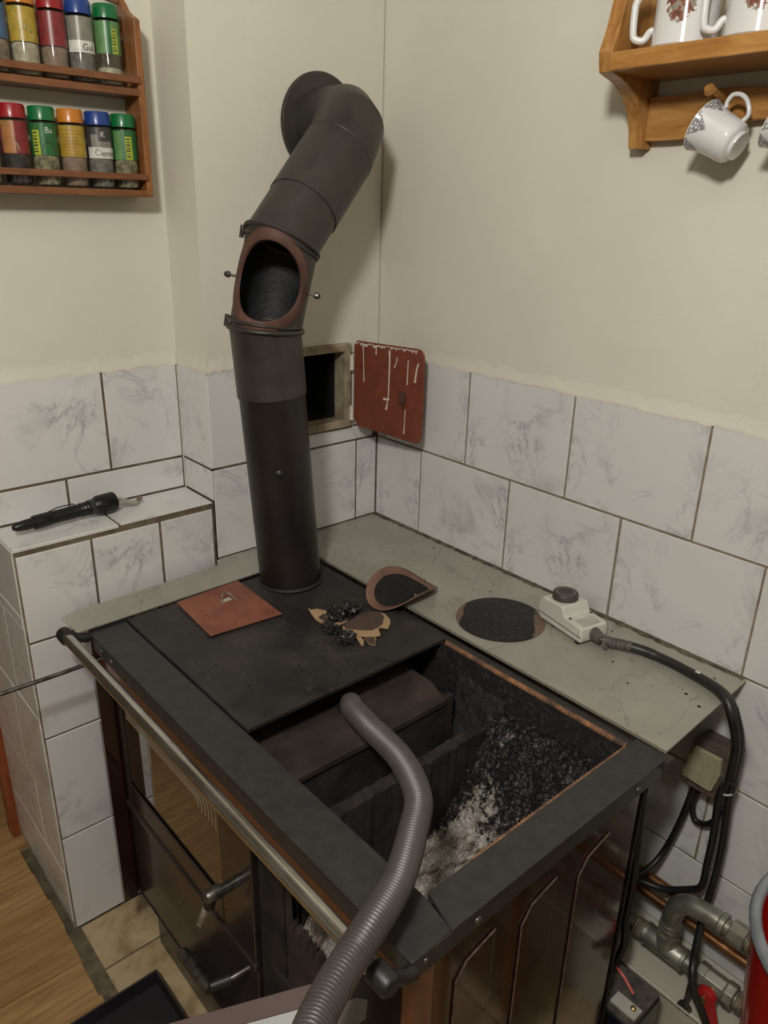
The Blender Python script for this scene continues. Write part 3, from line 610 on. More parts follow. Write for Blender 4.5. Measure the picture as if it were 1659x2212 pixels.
def ring(c, d, R_, r, name='bead_ring'):
    d = d.normalized(); M_ = Matrix.Translation(c) @ d.to_track_quat('Z', 'Y').to_matrix().to_4x4()
    prof = [(R_+r*math.cos(2*math.pi*k/10), r*math.sin(2*math.pi*k/10)) for k in range(11)]
    return mk(name, MB().lathe(prof, M_, 56), 'flue_paint', fp, smooth=True)
d1 = (A1-A0).normalized(); d2 = (A2-A1).normalized(); d3 = (A3-A2).normalized()
ring(A1, (d1+d2), rU+.002, .0042); ring(A1+d1*.010, d2+d1*.5, rU+.001, .003)
ring(A2, (d2+d3), rU+.002, .0042); ring(A2-d2*.008, d2+d3*.5, rU+.001, .0028)
def mitre(path, r, n=48, ncut0=None, ncut1=None):
    P_ = [Vector(p) for p in path]; ds = [(P_[i+1]-P_[i]).normalized() for i in range(len(P_)-1)]
    u = ds[0].orthogonal().normalized(); w_ = ds[0].cross(u)
    ringp = [P_[0]+(u*math.cos(2*math.pi*k_/n)+w_*math.sin(2*math.pi*k_/n))*r for k_ in range(n)]
    if ncut0 is not None: ringp = [p-ds[0]*((p-P_[0]).dot(ncut0)/ds[0].dot(ncut0)) for p in ringp]
    rings = [ringp]
    for i in range(1, len(P_)):
        d_ = ds[i-1]; nn_ = (d_+ds[i]).normalized() if i < len(P_)-1 else (ncut1 if ncut1 is not None else d_)
        ringp = [p-d_*((p-P_[i]).dot(nn_)/d_.dot(nn_)) for p in ringp]; rings.append(ringp)
    mb = MB(); nr = len(rings); mb.add([p for rg in rings for p in rg], [(i*n+k_, i*n+(k_+1) % n, (i+1)*n+(k_+1) % n, (i+1)*n+k_) for i in range(nr-1) for k_ in range(n)]); return mb
# inspection elbow segment with an oval opening
ax = d2; toward = Vector((.62, .76, .03)); toward = (toward-ax*toward.dot(ax)).normalized(); sidev = ax.cross(toward)
Lseg = (A2-A1).length; AB = between(A0, A1, .760)
n1 = (d1+d2).normalized(); n3 = (d2+d3).normalized()
mk('middle_tube', mitre([AB, A1], rU, 48, None, n1), 'flue_paint', fp, smooth=True)
mk('middle_tube_edge', MB().tube([AB-d1*.0005, AB+d1*.0012], [rL, rU+.0004], 48, caps=False), 'flue_paint', fp, smooth=True)
def elbow_pt(th, s, r):
    rad = (toward*math.cos(th)+sidev*math.sin(th))*r
    # ends are mitred to the ring planes
    a = A1+rad; b_ = A2+rad
    a = a - ax*((a-A1).dot(n1)/ax.dot(n1)); b_ = b_ - ax*((b_-A2).dot(n3)/ax.dot(n3))
    return a+(b_-a)*s
TH, SS = 1.00, .385           # half size of the opening in angle and length share
TC, SC = -.10, .49
def open_pt(phi, k, r):
    """k=0 on the oval, k=1 on the border of the front patch"""
    c, s_ = math.cos(phi), math.sin(phi)
    ex, ey = TH*c, SS*s_
    bx, by = math.pi/2+.2, .5
    q = min(bx/abs(c) if abs(c) > 1e-9 else 1e9, by/abs(s_) if abs(s_) > 1e-9 else 1e9)
    px, py = q*c, q*s_
    py2 = (py/.5)*( (1-SC) if py > 0 else SC)
    return elbow_pt(TC+ex+(px-ex)*k, SC+ey+(py2-ey)*k, r)
def elbow_mesh(r):
    mb = MB(); n = 96
    cor = math.atan2(.5, math.pi/2+.2)
    phis = sorted(set([2*math.pi*i/n for i in range(n)]+[cor, math.pi-cor, math.pi+cor, 2*math.pi-cor])); n = len(phis)
    mb.grid(n, 7, lambda u, v: open_pt(phis[round(u*n) % n], v, r), close_u=True)
    a0 = TC+math.pi/2+.2; a1 = TC+2*math.pi-math.pi/2-.2
    mb.grid(40, 8, lambda u, v: elbow_pt(a0+(a1-a0)*u, v, r))
    return mb
mk('elbow', elbow_mesh(rU), 'flue_paint', fp, smooth=True)
mk('elbow_inside', elbow_mesh(rU-.002), 'soot_inside', fp, smooth=True)
mb = MB(); prof = [(.985, -.0025), (.985, .0022), (1.0, .0030), (1.23, .0030), (1.30, .0004)]
mb.grid(80, 5, lambda u, v: elbow_pt(TC+TH*prof[round(v*4)][0]*math.cos(2*math.pi*u), SC+SS*prof[round(v*4)][0]*math.sin(2*math.pi*u), rU+prof[round(v*4)][1]), close_u=True)
mk('opening_rim', mb, 'rust_red', fp, smooth=True)
for sgn in (-1, 1):
    p = elbow_pt(TC+sgn*1.42, .50, rU); out_ = (sidev*sgn*.9+toward*.35).normalized()
    stud = mk('clamp_stud', MB().tube([p, p+out_*.016], .0022, 10), 'spring_steel', fp, smooth=True)
    M_ = Matrix.Translation(p+out_*.013) @ out_.to_track_quat('Z', 'Y').to_matrix().to_4x4()
    mk('acorn_nut', MB().lathe([(.0045, 0), (.0055, .001), (.005, .006), (.0035, .009), (.0002, .0105)], M_, 8), 'steel_dark', stud, smooth=True)
for c, sg in ((A2, -1), (A1, -1)):
    q = c + sidev*sg*(rU+.005)+toward*.012
    mk('ring_bolt', MB().tube([q-ax*.010+sidev*.001, q+ax*.010], .0038, 8).tube([q-sidev*.004, q+sidev*sg*.004], .006, 6), 'steel_dark', fp)
# slanted upper tube, sleeve, bend and collar on the wall
B3 = between(A2, A3, .36)
mk('sleeve', mitre([A2, between(A2, A3, .37)], rU, 48, n3), 'flue_paint', fp, smooth=True)
mk('upper_tube', MB().tube([B3, B3+d3*.0008, A3], [rU, rU+.0022, rU+.0022], 48, caps=False), 'flue_paint', fp, smooth=True)
BM = Vector((.1830, .1150, .8080)); BW = Vector((.1560, .0700, .8245))
mk('bend', mitre([A3-d3*.015, A3+d3*.012, BM, BW, Vector((.155, -.0025, .824))], rU+.0010, 56), 'flue_paint', fp, smooth=True)
ring(A3, d3, rU+.0012, .0018, 'seam_ring')
mk('wall_collar', MB().lathe([(rU, .006), (.088, .004), (.0905, .001), (.0905, -.0022)], Matrix.Translation(WC) @ Matrix.Rotation(-math.pi/2, 4, 'X'), 64), 'flue_paint', fp, smooth=True)
mk('draught_knob', MB().lathe([(.007, 0), (.007, .004), (.0045, .006), (.0001, .0065)], Matrix.Translation(between(A0, A1, .49)+(C_ := Vector((.56, .83, 0)))*(rL-.001)) @ C_.to_track_quat('Z', 'Y').to_matrix().to_4x4(), 16), 'black_plastic', fp, smooth=True)

# ------------------------------------------------------------------ soot hatch with its door swung open
ht = root('soot_hatch', 'rusty red soot hatch door with white paint drips, swung open beside the flue pipe', 'hatch', (.165, 0, HZ0))
mb = MB(); fw = .013
for x0, x1, z0, z1 in ((HX0-fw, HX1+fw, HZ1-.004, HZ1+fw), (HX0-fw, HX1+fw, HZ0-fw, HZ0+.004), (HX0-fw, HX0+.004, HZ0, HZ1), (HX1-.004, HX1+fw, HZ0, HZ1)):
    mb.box(x0, x1, -.03, .010, z0, z1)
mk('frame', mb, 'hatch_frame', ht, bevel=.0025)
h0 = Vector((.086, .014, 0)); h1 = Vector((.044, .190, 0)); du = (h1-h0).normalized(); dn = Vector((du.y, -du.x, 0)); dw_ = (h1-h0).length
def hp(u, z, o): p = h0+du*u+dn*o; return (p.x, p.y, z)
za, zb = .232, .418; c_ = .014
poly = [(.006, za+.022), (.016, za+.006)]+[(dw_-c_+c_*math.sin(a), za-.006+c_-c_*math.cos(a)) for a in [i*math.pi/10 for i in range(6)]]+[(dw_-c_+c_*math.cos(a), zb-c_+c_*math.sin(a)) for a in [i*math.pi/10 for i in range(6)]]+[(.012, zb), (.006, zb-.006)]
dd = mk('door', MB().prism(poly, hp, -.002, .0022), 'hatch_paint', ht, bevel=.0008)
rimp = [(u, z) for u, z in poly]
mk('door_rim', MB().tube([hp(u, z, 0) for u, z in rimp[1:-1]], .0026, 8), 'hatch_paint', dd, smooth=True)
def drip(pts, r0):
    return mk('paint_drip', MB().tube([hp(u, z, .0024) for u, z in pts], [r0*(1-.12*i) if i < len(pts)-1 else r0*1.25 for i in range(len(pts))], 6), 'drip_white', dd, smooth=True)
drip([(.030, zb-.004), (.031, .395), (.032, .370), (.033, .336)], .0011); drip([(.098, zb-.008), (.099, .390), (.0985, .350), (.098, .318), (.096, .302), (.093, .285)], .0020)
drip([(.145, .395), (.1445, .370), (.144, .345)], .0011); drip([(.142, .330), (.1415, .300), (.141, .265), (.140, .240)], .0011); drip([(.170, .392), (.166, .378), (.163, .352)], .0018)
drip([(.086, .3065), (.095, .3060), (.100, .3085)], .0028); drip([(.064, zb-.006), (.064, .397)], .0012); drip([(.118, .398), (.115, .385), (.111, .376)], .0012)
mb = MB(); n = 40; hh = [random.uniform(.3, 1.5) for _ in range(n)]
mb.grid(n, 3, lambda u, v: hp(.008+(dw_-.022)*u, zb+.001-[0, .003, .0065][round(v*2)]*hh[round(u*(n-1))], [-.002, .0038, .0024][round(v*2)]))
mk('paint_edge', mb, 'drip_white', dd, smooth=True)
mk('latch_seat', MB().prism([(.124, .292), (.146, .292), (.146, .342), (.124, .342)], hp, .002, .0034), 'hatch_paint', dd, bevel=.0006)
mk('latch_plate', MB().prism([(.128, .306), (.142, .306), (.143, .328), (.129, .328)], hp, .0034, .0105), 'rust_red', dd, bevel=.001)
mk('latch_hook', MB().tube([hp(.139, .326, .005), hp(.141, .318, .010), hp(.141, .303, .009), hp(.137, .297, .006)], .0026, 8), 'rust_red', dd, smooth=True)
for z in (.262, .372): mk('hinge', MB().tube([hp(-.001, z-.016, 0), hp(-.001, z+.016, 0)], .005, 10), 'drip_white', ht, smooth=True)

# ------------------------------------------------------------------ things lying on the stove
# square rusty lid with a wire loop
sl = root('rusty_square_plate', 'square rust-red metal plate with a small wire loop lying on the hotplate', 'metal plate', (.52, .195, 0.0005))
q = [(.583, .124), (.450, .117), (.457, .279), (.594, .267)]
mk('plate', MB().prism(q, lambda u, v, w_: (u, v, w_), .0028, .0050), 'rust_plate', sl, bevel=.0006)
mk('stiffener', MB().prism([(.57, .135), (.465, .130), (.47, .265), (.58, .255)], lambda u, v, w_: (u, v, w_), .0004, .0028), 'sooty_brown', sl)
mk('wire_loop', MB().tube(smooth_path([(.520, .178, .005), (.518, .176, .018), (.508, .172, .020), (.500, .178, .014), (.494, .186, .005)], 6), .0016, 8), 'spring_steel', sl, smooth=True)
mk('loop_tab', MB().box(.500, .520, .170, .180, .005, .0075), 'label_silver', sl, bevel=.001)
# curled oval cover of the inspection opening, sooty side up
cv = root('inspection_cover', 'curled oval cover with brown rim and sooty black inside, resting on hotplate edge', 'cover', (.26, .36, .001))
CVM = Matrix.Translation((.2391, .3555, .0032)) @ Matrix.Rotation(3.218, 4, 'Z') @ Matrix.Rotation(.1137, 4, 'X')
def cover_pt(rho, ph, off=0.0):
    """oval sheet, straight along its long axis and bent to the pipe's radius across it"""
    a = .0652*rho*math.sin(ph)/.0593
    p = CVM @ Vector((.0752*rho*math.cos(ph), math.sin(a)*(.0593-off), .0593-math.cos(a)*(.0593-off)))
    return (p.x, p.y, p.z)
mb = MB(); mb.grid(64, 10, lambda u, v: cover_pt(.001+.999*v, 2*math.pi*u), close_u=True)
mk('curved_sheet', mb, 'cover_brown', cv, smooth=True, solid=.0016)
mb = MB(); mb.grid(64, 10, lambda u, v: cover_pt(.001+.76*v, 2*math.pi*u, .0018), close_u=True)
mk('sooty_lining', mb, 'soot_felt', cv, smooth=True, solid=.0012)
for a in (8, 255):
    p = Vector(cover_pt(.93, math.radians(a), .001)); p2 = Vector(cover_pt(1.02, math.radians(a), .003))
    mk('clip', MB().tube([p, p2], .0022, 8), 'spring_steel', cv, smooth=True)
# sooty round disc on the sheet
dsc = mk('round_plate', MB().lathe([(.0001, .0020), (.078, .0020), (.0795, .0012), (.0795, 0), (.0001, 0)], Matrix.Translation((.1600, .533, .0006)), 72), 'sooty_disc', None, smooth=True, origin=(.16, .533, .0006))
tag(dsc, 'flat round metal plate with black soot across the middle, lying beside the white plug-in device', 'plate')
# torn gasket pieces
def sheet_piece(name, label, poly, inner, h, mat_in, cat='gasket', bend=None, group='torn gasket pieces on the hotplate'):
    cx = sum(p[0] for p in poly)/len(poly); cy = sum(p[1] for p in poly)/len(poly)
    r_ = root(name, label, cat, (cx, cy, .0002), group)
    f = bend or (lambda x, y: h)
    mk('sheet', MB().prism(poly, lambda u, v, w_: (u, v, f(u, v)+w_), 0.0, .0016), 'gasket_tan', r_)
    if inner: mk('burnt_face', MB().prism(inner, lambda u, v, w_: (u, v, f(u, v)+w_), .0016, .0026), mat_in, r_)
    return r_
A = lambda c, r_, a0, a1, n, sq=1.0: [(c[0]+r_*math.cos(math.radians(a0+(a1-a0)*i/n)), c[1]+sq*r_*math.sin(math.radians(a0+(a1-a0)*i/n))) for i in range(n+1)]
p1 = [(0.411, 0.293), (0.409, 0.299), (0.396, 0.301), (0.381, 0.328), (0.387, 0.333), (0.399, 0.341), (0.402, 0.336), (0.394, 0.323), (0.397, 0.321), (0.408, 0.325), (0.413, 0.327), (0.413, 0.347), (0.402, 0.361), (0.379, 0.369), (0.392, 0.371), (0.408, 0.371), (0.419, 0.357), (0.421, 0.331), (0.414, 0.307)]
g1 = sheet_piece('gasket_piece', 'long torn tan gasket strip under the tar lumps, nearest the flue pipe', p1, None, .001, None, bend=lambda x, y: .001+.010*max(0, (.303-y)/.02) if y < .303 else .001)
mk('burnt_face', MB().prism([(0.394, 0.305), (0.378, 0.327), (0.371, 0.354), (0.378, 0.368), (0.400, 0.360), (0.412, 0.346), (0.411, 0.329), (0.403, 0.327)], lambda u, v, w_: (u, v, w_), .0003, .0008), 'gasket_brown', g1)
p2 = [(0.407, 0.391), (0.414, 0.404), (0.395, 0.433), (0.378, 0.446), (0.37, 0.447), (0.36, 0.43), (0.356, 0.428), (0.352, 0.429), (0.346, 0.439), (0.33, 0.427), (0.322, 0.417), (0.316, 0.397), (0.317, 0.392), (0.318, 0.385), (0.33, 0.373), (0.35, 0.369), (0.38, 0.376), (0.401, 0.382)]
sheet_piece('gasket_piece', 'largest torn gasket piece, brown oval face with tan edge', p2, [(0.401, 0.383), (0.381, 0.377), (0.351, 0.370), (0.331, 0.374), (0.319, 0.386), (0.324, 0.403), (0.342, 0.420), (0.356, 0.426), (0.371, 0.426), (0.385, 0.415), (0.403, 0.394)], .0045, 'gasket_brown')
p3 = [(0.402, 0.417), (0.415, 0.451), (0.411, 0.451), (0.401, 0.44), (0.398, 0.429), (0.397, 0.424)]
sheet_piece('gasket_piece', 'small pointed tan gasket splinter poking out from below the largest gasket piece', p3, None, .0022, None)
p4 = [(0.394, 0.432), (0.375, 0.440), (0.38, 0.447), (0.395, 0.461), (0.399, 0.452)]
sheet_piece('gasket_piece', 'small dark gasket flap with tan end below the largest gasket piece', p4, [(0.394, 0.433), (0.381, 0.440), (0.384, 0.449), (0.395, 0.460), (0.398, 0.452)], .0006, 'gasket_brown')
# lumps of tar: knobbly meshes
def lump(label, c, r, seed):
    random.seed(seed); vs = []; nu, nv = 40, 26
    f = lambda u, v: None
    ph = [(random.uniform(0, 6.28), random.uniform(-1, 1)) for _ in range(14)]
    dirs = [Vector((math.cos(a)*math.sqrt(1-z*z), math.sin(a)*math.sqrt(1-z*z), z)) for a, z in ph]
    def pt(u, v):
        a = 2*math.pi*u; b_ = math.pi*v; d_ = Vector((math.cos(a)*math.sin(b_), math.sin(a)*math.sin(b_), math.cos(b_)))
        k_ = .66+.22*max(max(0, d_.dot(q_))**5 for q_ in dirs)+.30*mn.noise(d_*3.2+Vector((seed, 0, 0)))+.16*mn.noise(d_*8+Vector((0, seed, 0)))+.07*mn.noise(d_*17)
        return (c[0]+d_.x*r[0]*k_, c[1]+d_.y*r[1]*k_, c[2]+max(0, r[2]*.7+d_.z*r[2]*k_))
    mb = MB(); mb.grid(nu, nv, pt, close_u=True)
    o = mk('tar_lump', mb, 'tar', None, smooth=True, origin=c); tag(o, label, 'tar lump', 'glossy black tar lumps on the hotplate')
lump('wide dull black tar lump between the gasket pieces and the curled cover', (.353, .342, .001), (.030, .022, .013), 3)
lump('glossy round tar lump sitting on the long gasket strip', (.389, .350, .003), (.021, .021, .017), 11)
lump('glossy tar lump on bare hotplate left of the largest gasket piece', (.424, .378, .0005), (.014, .023, .012), 5)
lump('glossy tar lump nearest the open firebox edge of the hotplate', (.424, .421, .0005), (.020, .018, .014), 8)
random.seed(21)
# crumbs of soot: uncountable
mb = MB()
for _ in range(260):
    t = random.random()
    if t < .55: cx, cy, cz = random.gauss(.40, .05), random.gauss(.39, .06), .0002
    elif t < .8: cx, cy, cz = random.uniform(.30, .66), random.uniform(.13, .50), .0002
    else: cx, cy, cz = random.uniform(.02, .24), random.uniform(.15, .90), .0002
    if not (.29 < cx < .67 and .13 < cy < .51) and not (.02 < cx < .25 and .1 < cy < .9): continue
    s_ = random.choice([.0004, .0005, .0007, .0012]); mb.box(cx-s_, cx+s_*1.3, cy-s_, cy+s_, cz, cz+s_)
o = mk('soot_crumbs', mb, 'tar', None, origin=(.4, .39, .0002)); tag(o, 'fine black soot crumbs scattered over hotplate and grey sheet', 'crumbs', kind='stuff')

# ------------------------------------------------------------------ white plug-in device with taped cable
pd = root('plug_in_timer', 'white plug-in device with dark round dial and taped black cable on the grey sheet', 'timer', (.075, .63, .001))
c0 = Vector((.073, .574, 0)); dv = Vector((.02, .098, 0)).normalized(); pv = Vector((dv.y, -dv.x, 0))
def dp(a, b_, z): p = c0+dv*a+pv*b_; return (p.x, p.y, z)
hwid = .030
prof = [(.0, .014), (.004, .038), (.012, .048), (.062, .050), (.070, .034), (.112, .031), (.115, .010), (.112, .004), (.010, .004)]
bd = mk('body', MB().prism(prof, lambda u, v, w_: dp(u, w_, v), -hwid, hwid), 'device_white', pd, bevel=.004, seg=3, angle=25)
mk('case_seam', MB().box(-1, 1, -1, 1, -1, 1) if False else MB().tube([dp(.003, hwid+.0001, .0175), dp(.113, hwid+.0001, .0150)], .0006, 5), 'dark_void', bd)
for a, b_ in ((.078, .024), (.078, -.024)): mk('case_screw', MB().lathe([(.0001, .0006), (.003, .0006)], Matrix.Translation(dp(a, b_, .0338)), 10), 'knob_dark', bd)
mk('rating_label', MB().prism([(.086, -.020), (.108, -.020), (.108, .020), (.086, .020)], lambda u, v, w_: dp(u, v, w_+(-.0008 if u > .1 else .0006)), .0322, .0330), 'label_silver', bd)
kb = mk('dial', MB().lathe([(.0001, .0128), (.0205, .0125), (.0222, .0105), (.0226, 0)], Matrix.Translation(dp(.036, 0, .0485)), 40), 'knob_dark', pd, smooth=True)
mk('dial_marks', MB().lathe([(.0150, .01285), (.0158, .01285)], Matrix.Translation(dp(.036, 0, .0485)), 40), 'label_silver', kb)
for a in (.030, .044): mk('plug_foot', MB().box(-.004, .004, -.004, .004, 0, .0045), 'black_plastic', pd)
for i, (a, b_) in enumerate(((.040, .022), (.104, .026))):
    o = [k_ for k_ in bpy.data.objects if k_.name.startswith('plug_foot')][i]
    for v_ in o.data.vertices: v_.co = Vector((v_.co.x+BASES[pd.name][0], v_.co.y+BASES[pd.name][1], v_.co.z+BASES[pd.name][2]))
    p = dp(a, b_, 0); o.location = (p[0]-BASES[pd.name][0], p[1]-BASES[pd.name][1], 0.0005-BASES[pd.name][2])
mk('strain_relief', MB().tube([dp(.112, 0, .017), dp(.124, .001, .016), dp(.134, .003, .015)], [.012, .0105, .0085], 14), 'tape_grey', pd, smooth=True)
main = smooth_path([dp(.130, .003, .015), (.090, .722, .013), (.077, .742, .0115), (.066, .770, .0095), (.0635, .806, .0090), (.066, .840, .0090), (.077, .888, .0110), (.092, .918, .0080), (.098, .934, -.012), (.088, .941, -.045), (.074, .941, -.082), (.066, .939, -.146)], 10)
cb = mk('cable', MB().tube(main, [.0085 if i < 34 else .0075 for i in range(len(main))], 14), 'cable_black', pd, smooth=True)
main2 = [Vector(p)+Vector((-.006, .004, -.002 if p[2] > 0 else 0)) for p in main[30:]]
mk('cable', MB().tube(main2, .0058, 12), 'cable_black', pd, smooth=True)
tp = main[2:22]
mk('tape_wrap', MB().tube(tp, [.0092*(1+.07*math.sin(i*1.9)+jit(.04)) for i in range(len(tp))], 12), 'tape_grey', pd, smooth=True)
q = Vector(main[5])
for k_, (dx, dy, dz) in enumerate(((.014, .004, -.003), (.011, .012, .004), (.004, .014, .001))):
    mk('loose_tape', MB().add([q+Vector((.004, 0, .004)), q+Vector((.004, .008, 0)), q+Vector((.008+dx*.7, .006+dy, dz)), q+Vector((.006+dx, dy-.004, dz+.003))], [(0, 1, 2, 3)]), 'tape_grey', pd, solid=.0006)
p = Vector(main[58])
mk('paint_fleck', MB().box(main[54].x-.003, main[54].x+.003, main[54].y-.004, main[54].y+.004, main[54].z+.0072, main[54].z+.0085), 'drip_white', pd, bevel=.0005)

# ------------------------------------------------------------------ flashlight on the ledge
zc = ZL+.0005
fq = root('flashlight', 'black metal flashlight with wrist strap lying on the tiled ledge', 'flashlight', (.69, -.055, ZL))
def fpath(t, z=None): return Vector((.794-.190*t, -.050-.022*t, 0))
fdir = (fpath(1)-fpath(0)).normalized()
Mf = Matrix.Translation(fpath(0)+Vector((0, 0, zc+.0195))) @ fdir.to_track_quat('Z', 'Y').to_matrix().to_4x4()
mk('tail', MB().lathe([(.0001, 0), (.004, .001), (.0075, .006), (.0095, .022), (.0100, .040)], Mf, 20), 'flash_black', fq, smooth=True)
mk('tail_ring', MB().lathe([(.0001, .038), (.0125, .038), (.0130, .041), (.0130, .066), (.0118, .068)], Mf, 24), 'flash_black', fq, smooth=True)
mk('barrel', MB().lathe([(.0120, .066), (.0120, .124), (.0135, .127), (.0120, .130), (.0135, .133), (.0120, .136), (.0140, .140), (.0140, .143)], Mf, 24), 'flash_black', fq, smooth=True)
mk('silver_ring', MB().lathe([(.0142, .143), (.0148, .146), (.0148, .151), (.0142, .153)], Mf, 24), 'flash_ring', fq, smooth=True)
mk('head', MB().lathe([(.0142, .151), (.0185, .160), (.0190, .163), (.0190, .192), (.0182, .194), (.0160, .194), (.0150, .188), (.0001, .186)], Mf, 28), 'flash_black', fq, smooth=True)
pa = Mf @ Vector((0, -.0, .060)); upv = Vector((0, 0, 1)); sd = fdir.cross(upv)
zc2 = zc+.0195
P = lambda t, up, s_: (fpath(0)+fdir*t+upv*(zc2+up)+sd*s_)
mk('pocket_clip', MB().tube([P(.068, .012, -.003), P(.085, .0155, -.003), P(.112, .0150, -.003), P(.118, .0128, -.003)], .0011, 6), 'flash_ring', fq, smooth=True)
for s_ in (-.012, -.002, .010):
    mb = MB(); pts = smooth_path([P(.192, -.002, s_), P(.212, -.010+.006*abs(s_)/.01, s_*.9), P(.232, -.013, s_*.5), P(.244, -.014, s_*.25)], 6)
    mk('strap', MB().tube(pts, [.0042-.0016*i/len(pts) for i in range(len(pts))], 6), 'strap_pale', fq, smooth=True)
for i, dz in enumerate((0, .006)):
    c = P(.247, -.013+dz, -.004+.007*i); mk('strap_clip', MB().lathe([(.0001, -.004), (.004, -.003), (.0048, 0), (.004, .003), (.0001, .004)], Matrix.Translation(c), 12), 'spring_steel', fq, smooth=True)

# ------------------------------------------------------------------ ribbed vacuum hose
hz = [(.476, .499, -.0605), (.487, .512, -.044), (.505, .536, -.027), (.520, .562, -.014), (.543, .622, .004), (.570, .717, .022), (.612, .793, .037), (.658, .833, .041), (.716, .873, .043), (.777, .901, .050), (.824, .918, .048), (.862, .935, .047), (.896, .957, .050), (.94, .99, .05), (1.0, 1.05, .03)]
cp = smooth_path(hz, 40); Ls = [0]
for i in range(1, len(cp)): Ls.append(Ls[-1]+(cp[i]-cp[i-1]).length)
pitch = .0042; per = 5; nn = int(Ls[-1]/pitch*per); pts = []; rad = []; j = 0
for i in range(nn):
    s_ = Ls[-1]*i/(nn-1)
    while j < len(Ls)-2 and Ls[j+1] < s_: j += 1
    t = (s_-Ls[j])/max(1e-9, Ls[j+1]-Ls[j]); pts.append(cp[j]+(cp[j+1]-cp[j])*t)
    w_ = .5+.5*math.cos(2*math.pi*s_/pitch); rad.append(.0150+.0022*w_**.55)
hs_ = mk('vacuum_hose', MB().tube(pts, rad, 28), 'hose_plastic', None, smooth=True, origin=(.474, .497, -.06))
tag(hs_, 'ribbed grey-brown vacuum hose rising out of the open firebox', 'hose')

# ------------------------------------------------------------------ lower left: black ash pan, bottom: pale panel with brown edge
ap = root('ash_pan', 'shallow black ash pan on the beige hearth tiles before the stove', 'ash pan', (.86, .38, -H))
x0, x1, y0, y1 = .735, .985, .222, .520
mk('pan_floor', MB().box(x0, x1, y0, y1, -H+.001, -H+.004), 'pan_black', ap)
for nm, b4 in (('pan_side', (x0, x0+.002, y0, y1)), ('pan_side', (x1-.002, x1, y0, y1)), ('pan_side', (x0, x1, y0, y0+.002)), ('pan_side', (x0, x1, y1-.002, y1))):
    mk(nm, MB().box(*b4, -H+.001, -H+.036), 'pan_black', ap)
mk('rim_wire', MB().tube([(x0, y0, -H+.036), (x1, y0, -H+.036), (x1, y1, -H+.036), (x0, y1, -H+.036), (x0, y0, -H+.036)], .0022, 8), 'sooty_brown', ap)
pn = root('panel', 'pale grey panel with a wide brown edge crossing below the vacuum hose', 'panel', (.84, .78, -.17))
a = Vector((.896, .718, -.169)); b_ = Vector((.752, .862, -.066)); ex = (b_-a).normalized()
nx = Vector((.30, .62, -.35)).normalized()
a2 = a-ex*.10
def pnl(u, v, w_):
    nrm = ex.cross(nx).normalized(); p = a2+ex*u+nx*v+nrm*w_; return (p.x, p.y, p.z)
Lp = (b_-a2).length
mk('brown_edge', MB().prism([(0, 0), (Lp-.045, 0), (Lp-.060, .020), (0, .020)], pnl, -.006, 0), 'panel_brown', pn, bevel=.001)
mk('pale_face', MB().prism([(0, .0202), (Lp-.062, .0202), (Lp-.075, .060), (Lp-.12, .085), (0, .10)], pnl, -.006, -.001), 'panel_pale', pn)
mk('torn_flap', MB().prism([(Lp-.061, .026), (Lp-.010, .024), (Lp+.002, .028), (Lp-.004, .044), (Lp-.012, .046), (Lp-.060, .060)], pnl, -.007, -.0055), 'paper_scrap', pn)

# ------------------------------------------------------------------ pipes, cables and box at the right wall
jb = root('wooden_block', 'dark wooden block with a fibre board cover on the tiled wall below the worktop', 'junction block', (.03, .895, -.16))
mk('block', MB().box(.0010, .052, .868, .931, -.205, -.116), 'block_wood', jb, bevel=.003)
mk('cover_board', MB().prism([(.873, -.121), (.918, -.121), (.921, -.150), (.913, -.186), (.907, -.188), (.861, -.184), (.860, -.172), (.866, -.160), (.864, -.140), (.871, -.135)], lambda u, v, w_: (w_, u, v), .0523, .060), 'fibre_board', jb, bevel=.0008)
mk('cable_clip', MB().tube(smooth_path([(.052, .928, -.160), (.062, .930, -.164), (.074, .938, -.166), (.070, .947, -.163), (.058, .949, -.158)], 5), .0018, 8), 'label_silver', jb, smooth=True)
def cable(label, pts, r, group='black cables by the wooden block'):
    P = smooth_path(pts, 8); o = mk('cable', MB().tube(P, r, 12), 'cable_black', None, smooth=True, origin=tuple(P[0])); tag(o, label, 'cable', group); return o
cable('black cable bending left over the copper pipes', [(.074, .934, -.150), (.069, .931, -.190), (.056, .931, -.266), (.046, .928, -.338), (.042, .926, -.390), (.042, .908, -.414), (.048, .868, -.442), (.060, .832, -.446), (.08, .79, -.44)], .0062)
cable('black cable running down past the red valve lever', [(.070, .948, -.140), (.060, .943, -.183), (.052, .946, -.276), (.047, .945, -.361), (.045, .941, -.425), (.062, .946, -.458), (.125, .969, -.466), (.143, .984, -.495), (.143, 1.005, -.527), (.143, 1.03, -.57)], .0062)
cable('black cable slanting from the block towards the stove back', [(.026, .885, -.195), (.026, .873, -.225), (.026, .863, -.298), (.028, .849, -.371), (.055, .840, -.405), (.10, .826, -.415), (.16, .80, -.415)], .0055)
cable('short cable loop hanging below the block', [(.022, .888, -.198), (.020, .880, -.225), (.018, .873, -.262), (.018, .882, -.290), (.020, .903, -.285), (.028, .920, -.256), (.034, .929, -.225)], .0052)
cable('black cable along the stove back corner', [(.235, .884, -.10), (.205, .880, -.30), (.205, .880, -.384), (.202, .884, -.446), (.205, .872, -.500), (.215, .862, -.520)], .0065)
o = mk('copper_pipe', MB().tube([(.024, .55, -.462), (.024, 1.6, -.462)], .0088, 18), 'copper', None, smooth=True, origin=(.024, .55, -.462)); tag(o, 'upper copper pipe along the tiled wall', 'pipe', 'copper pipes by the wall')
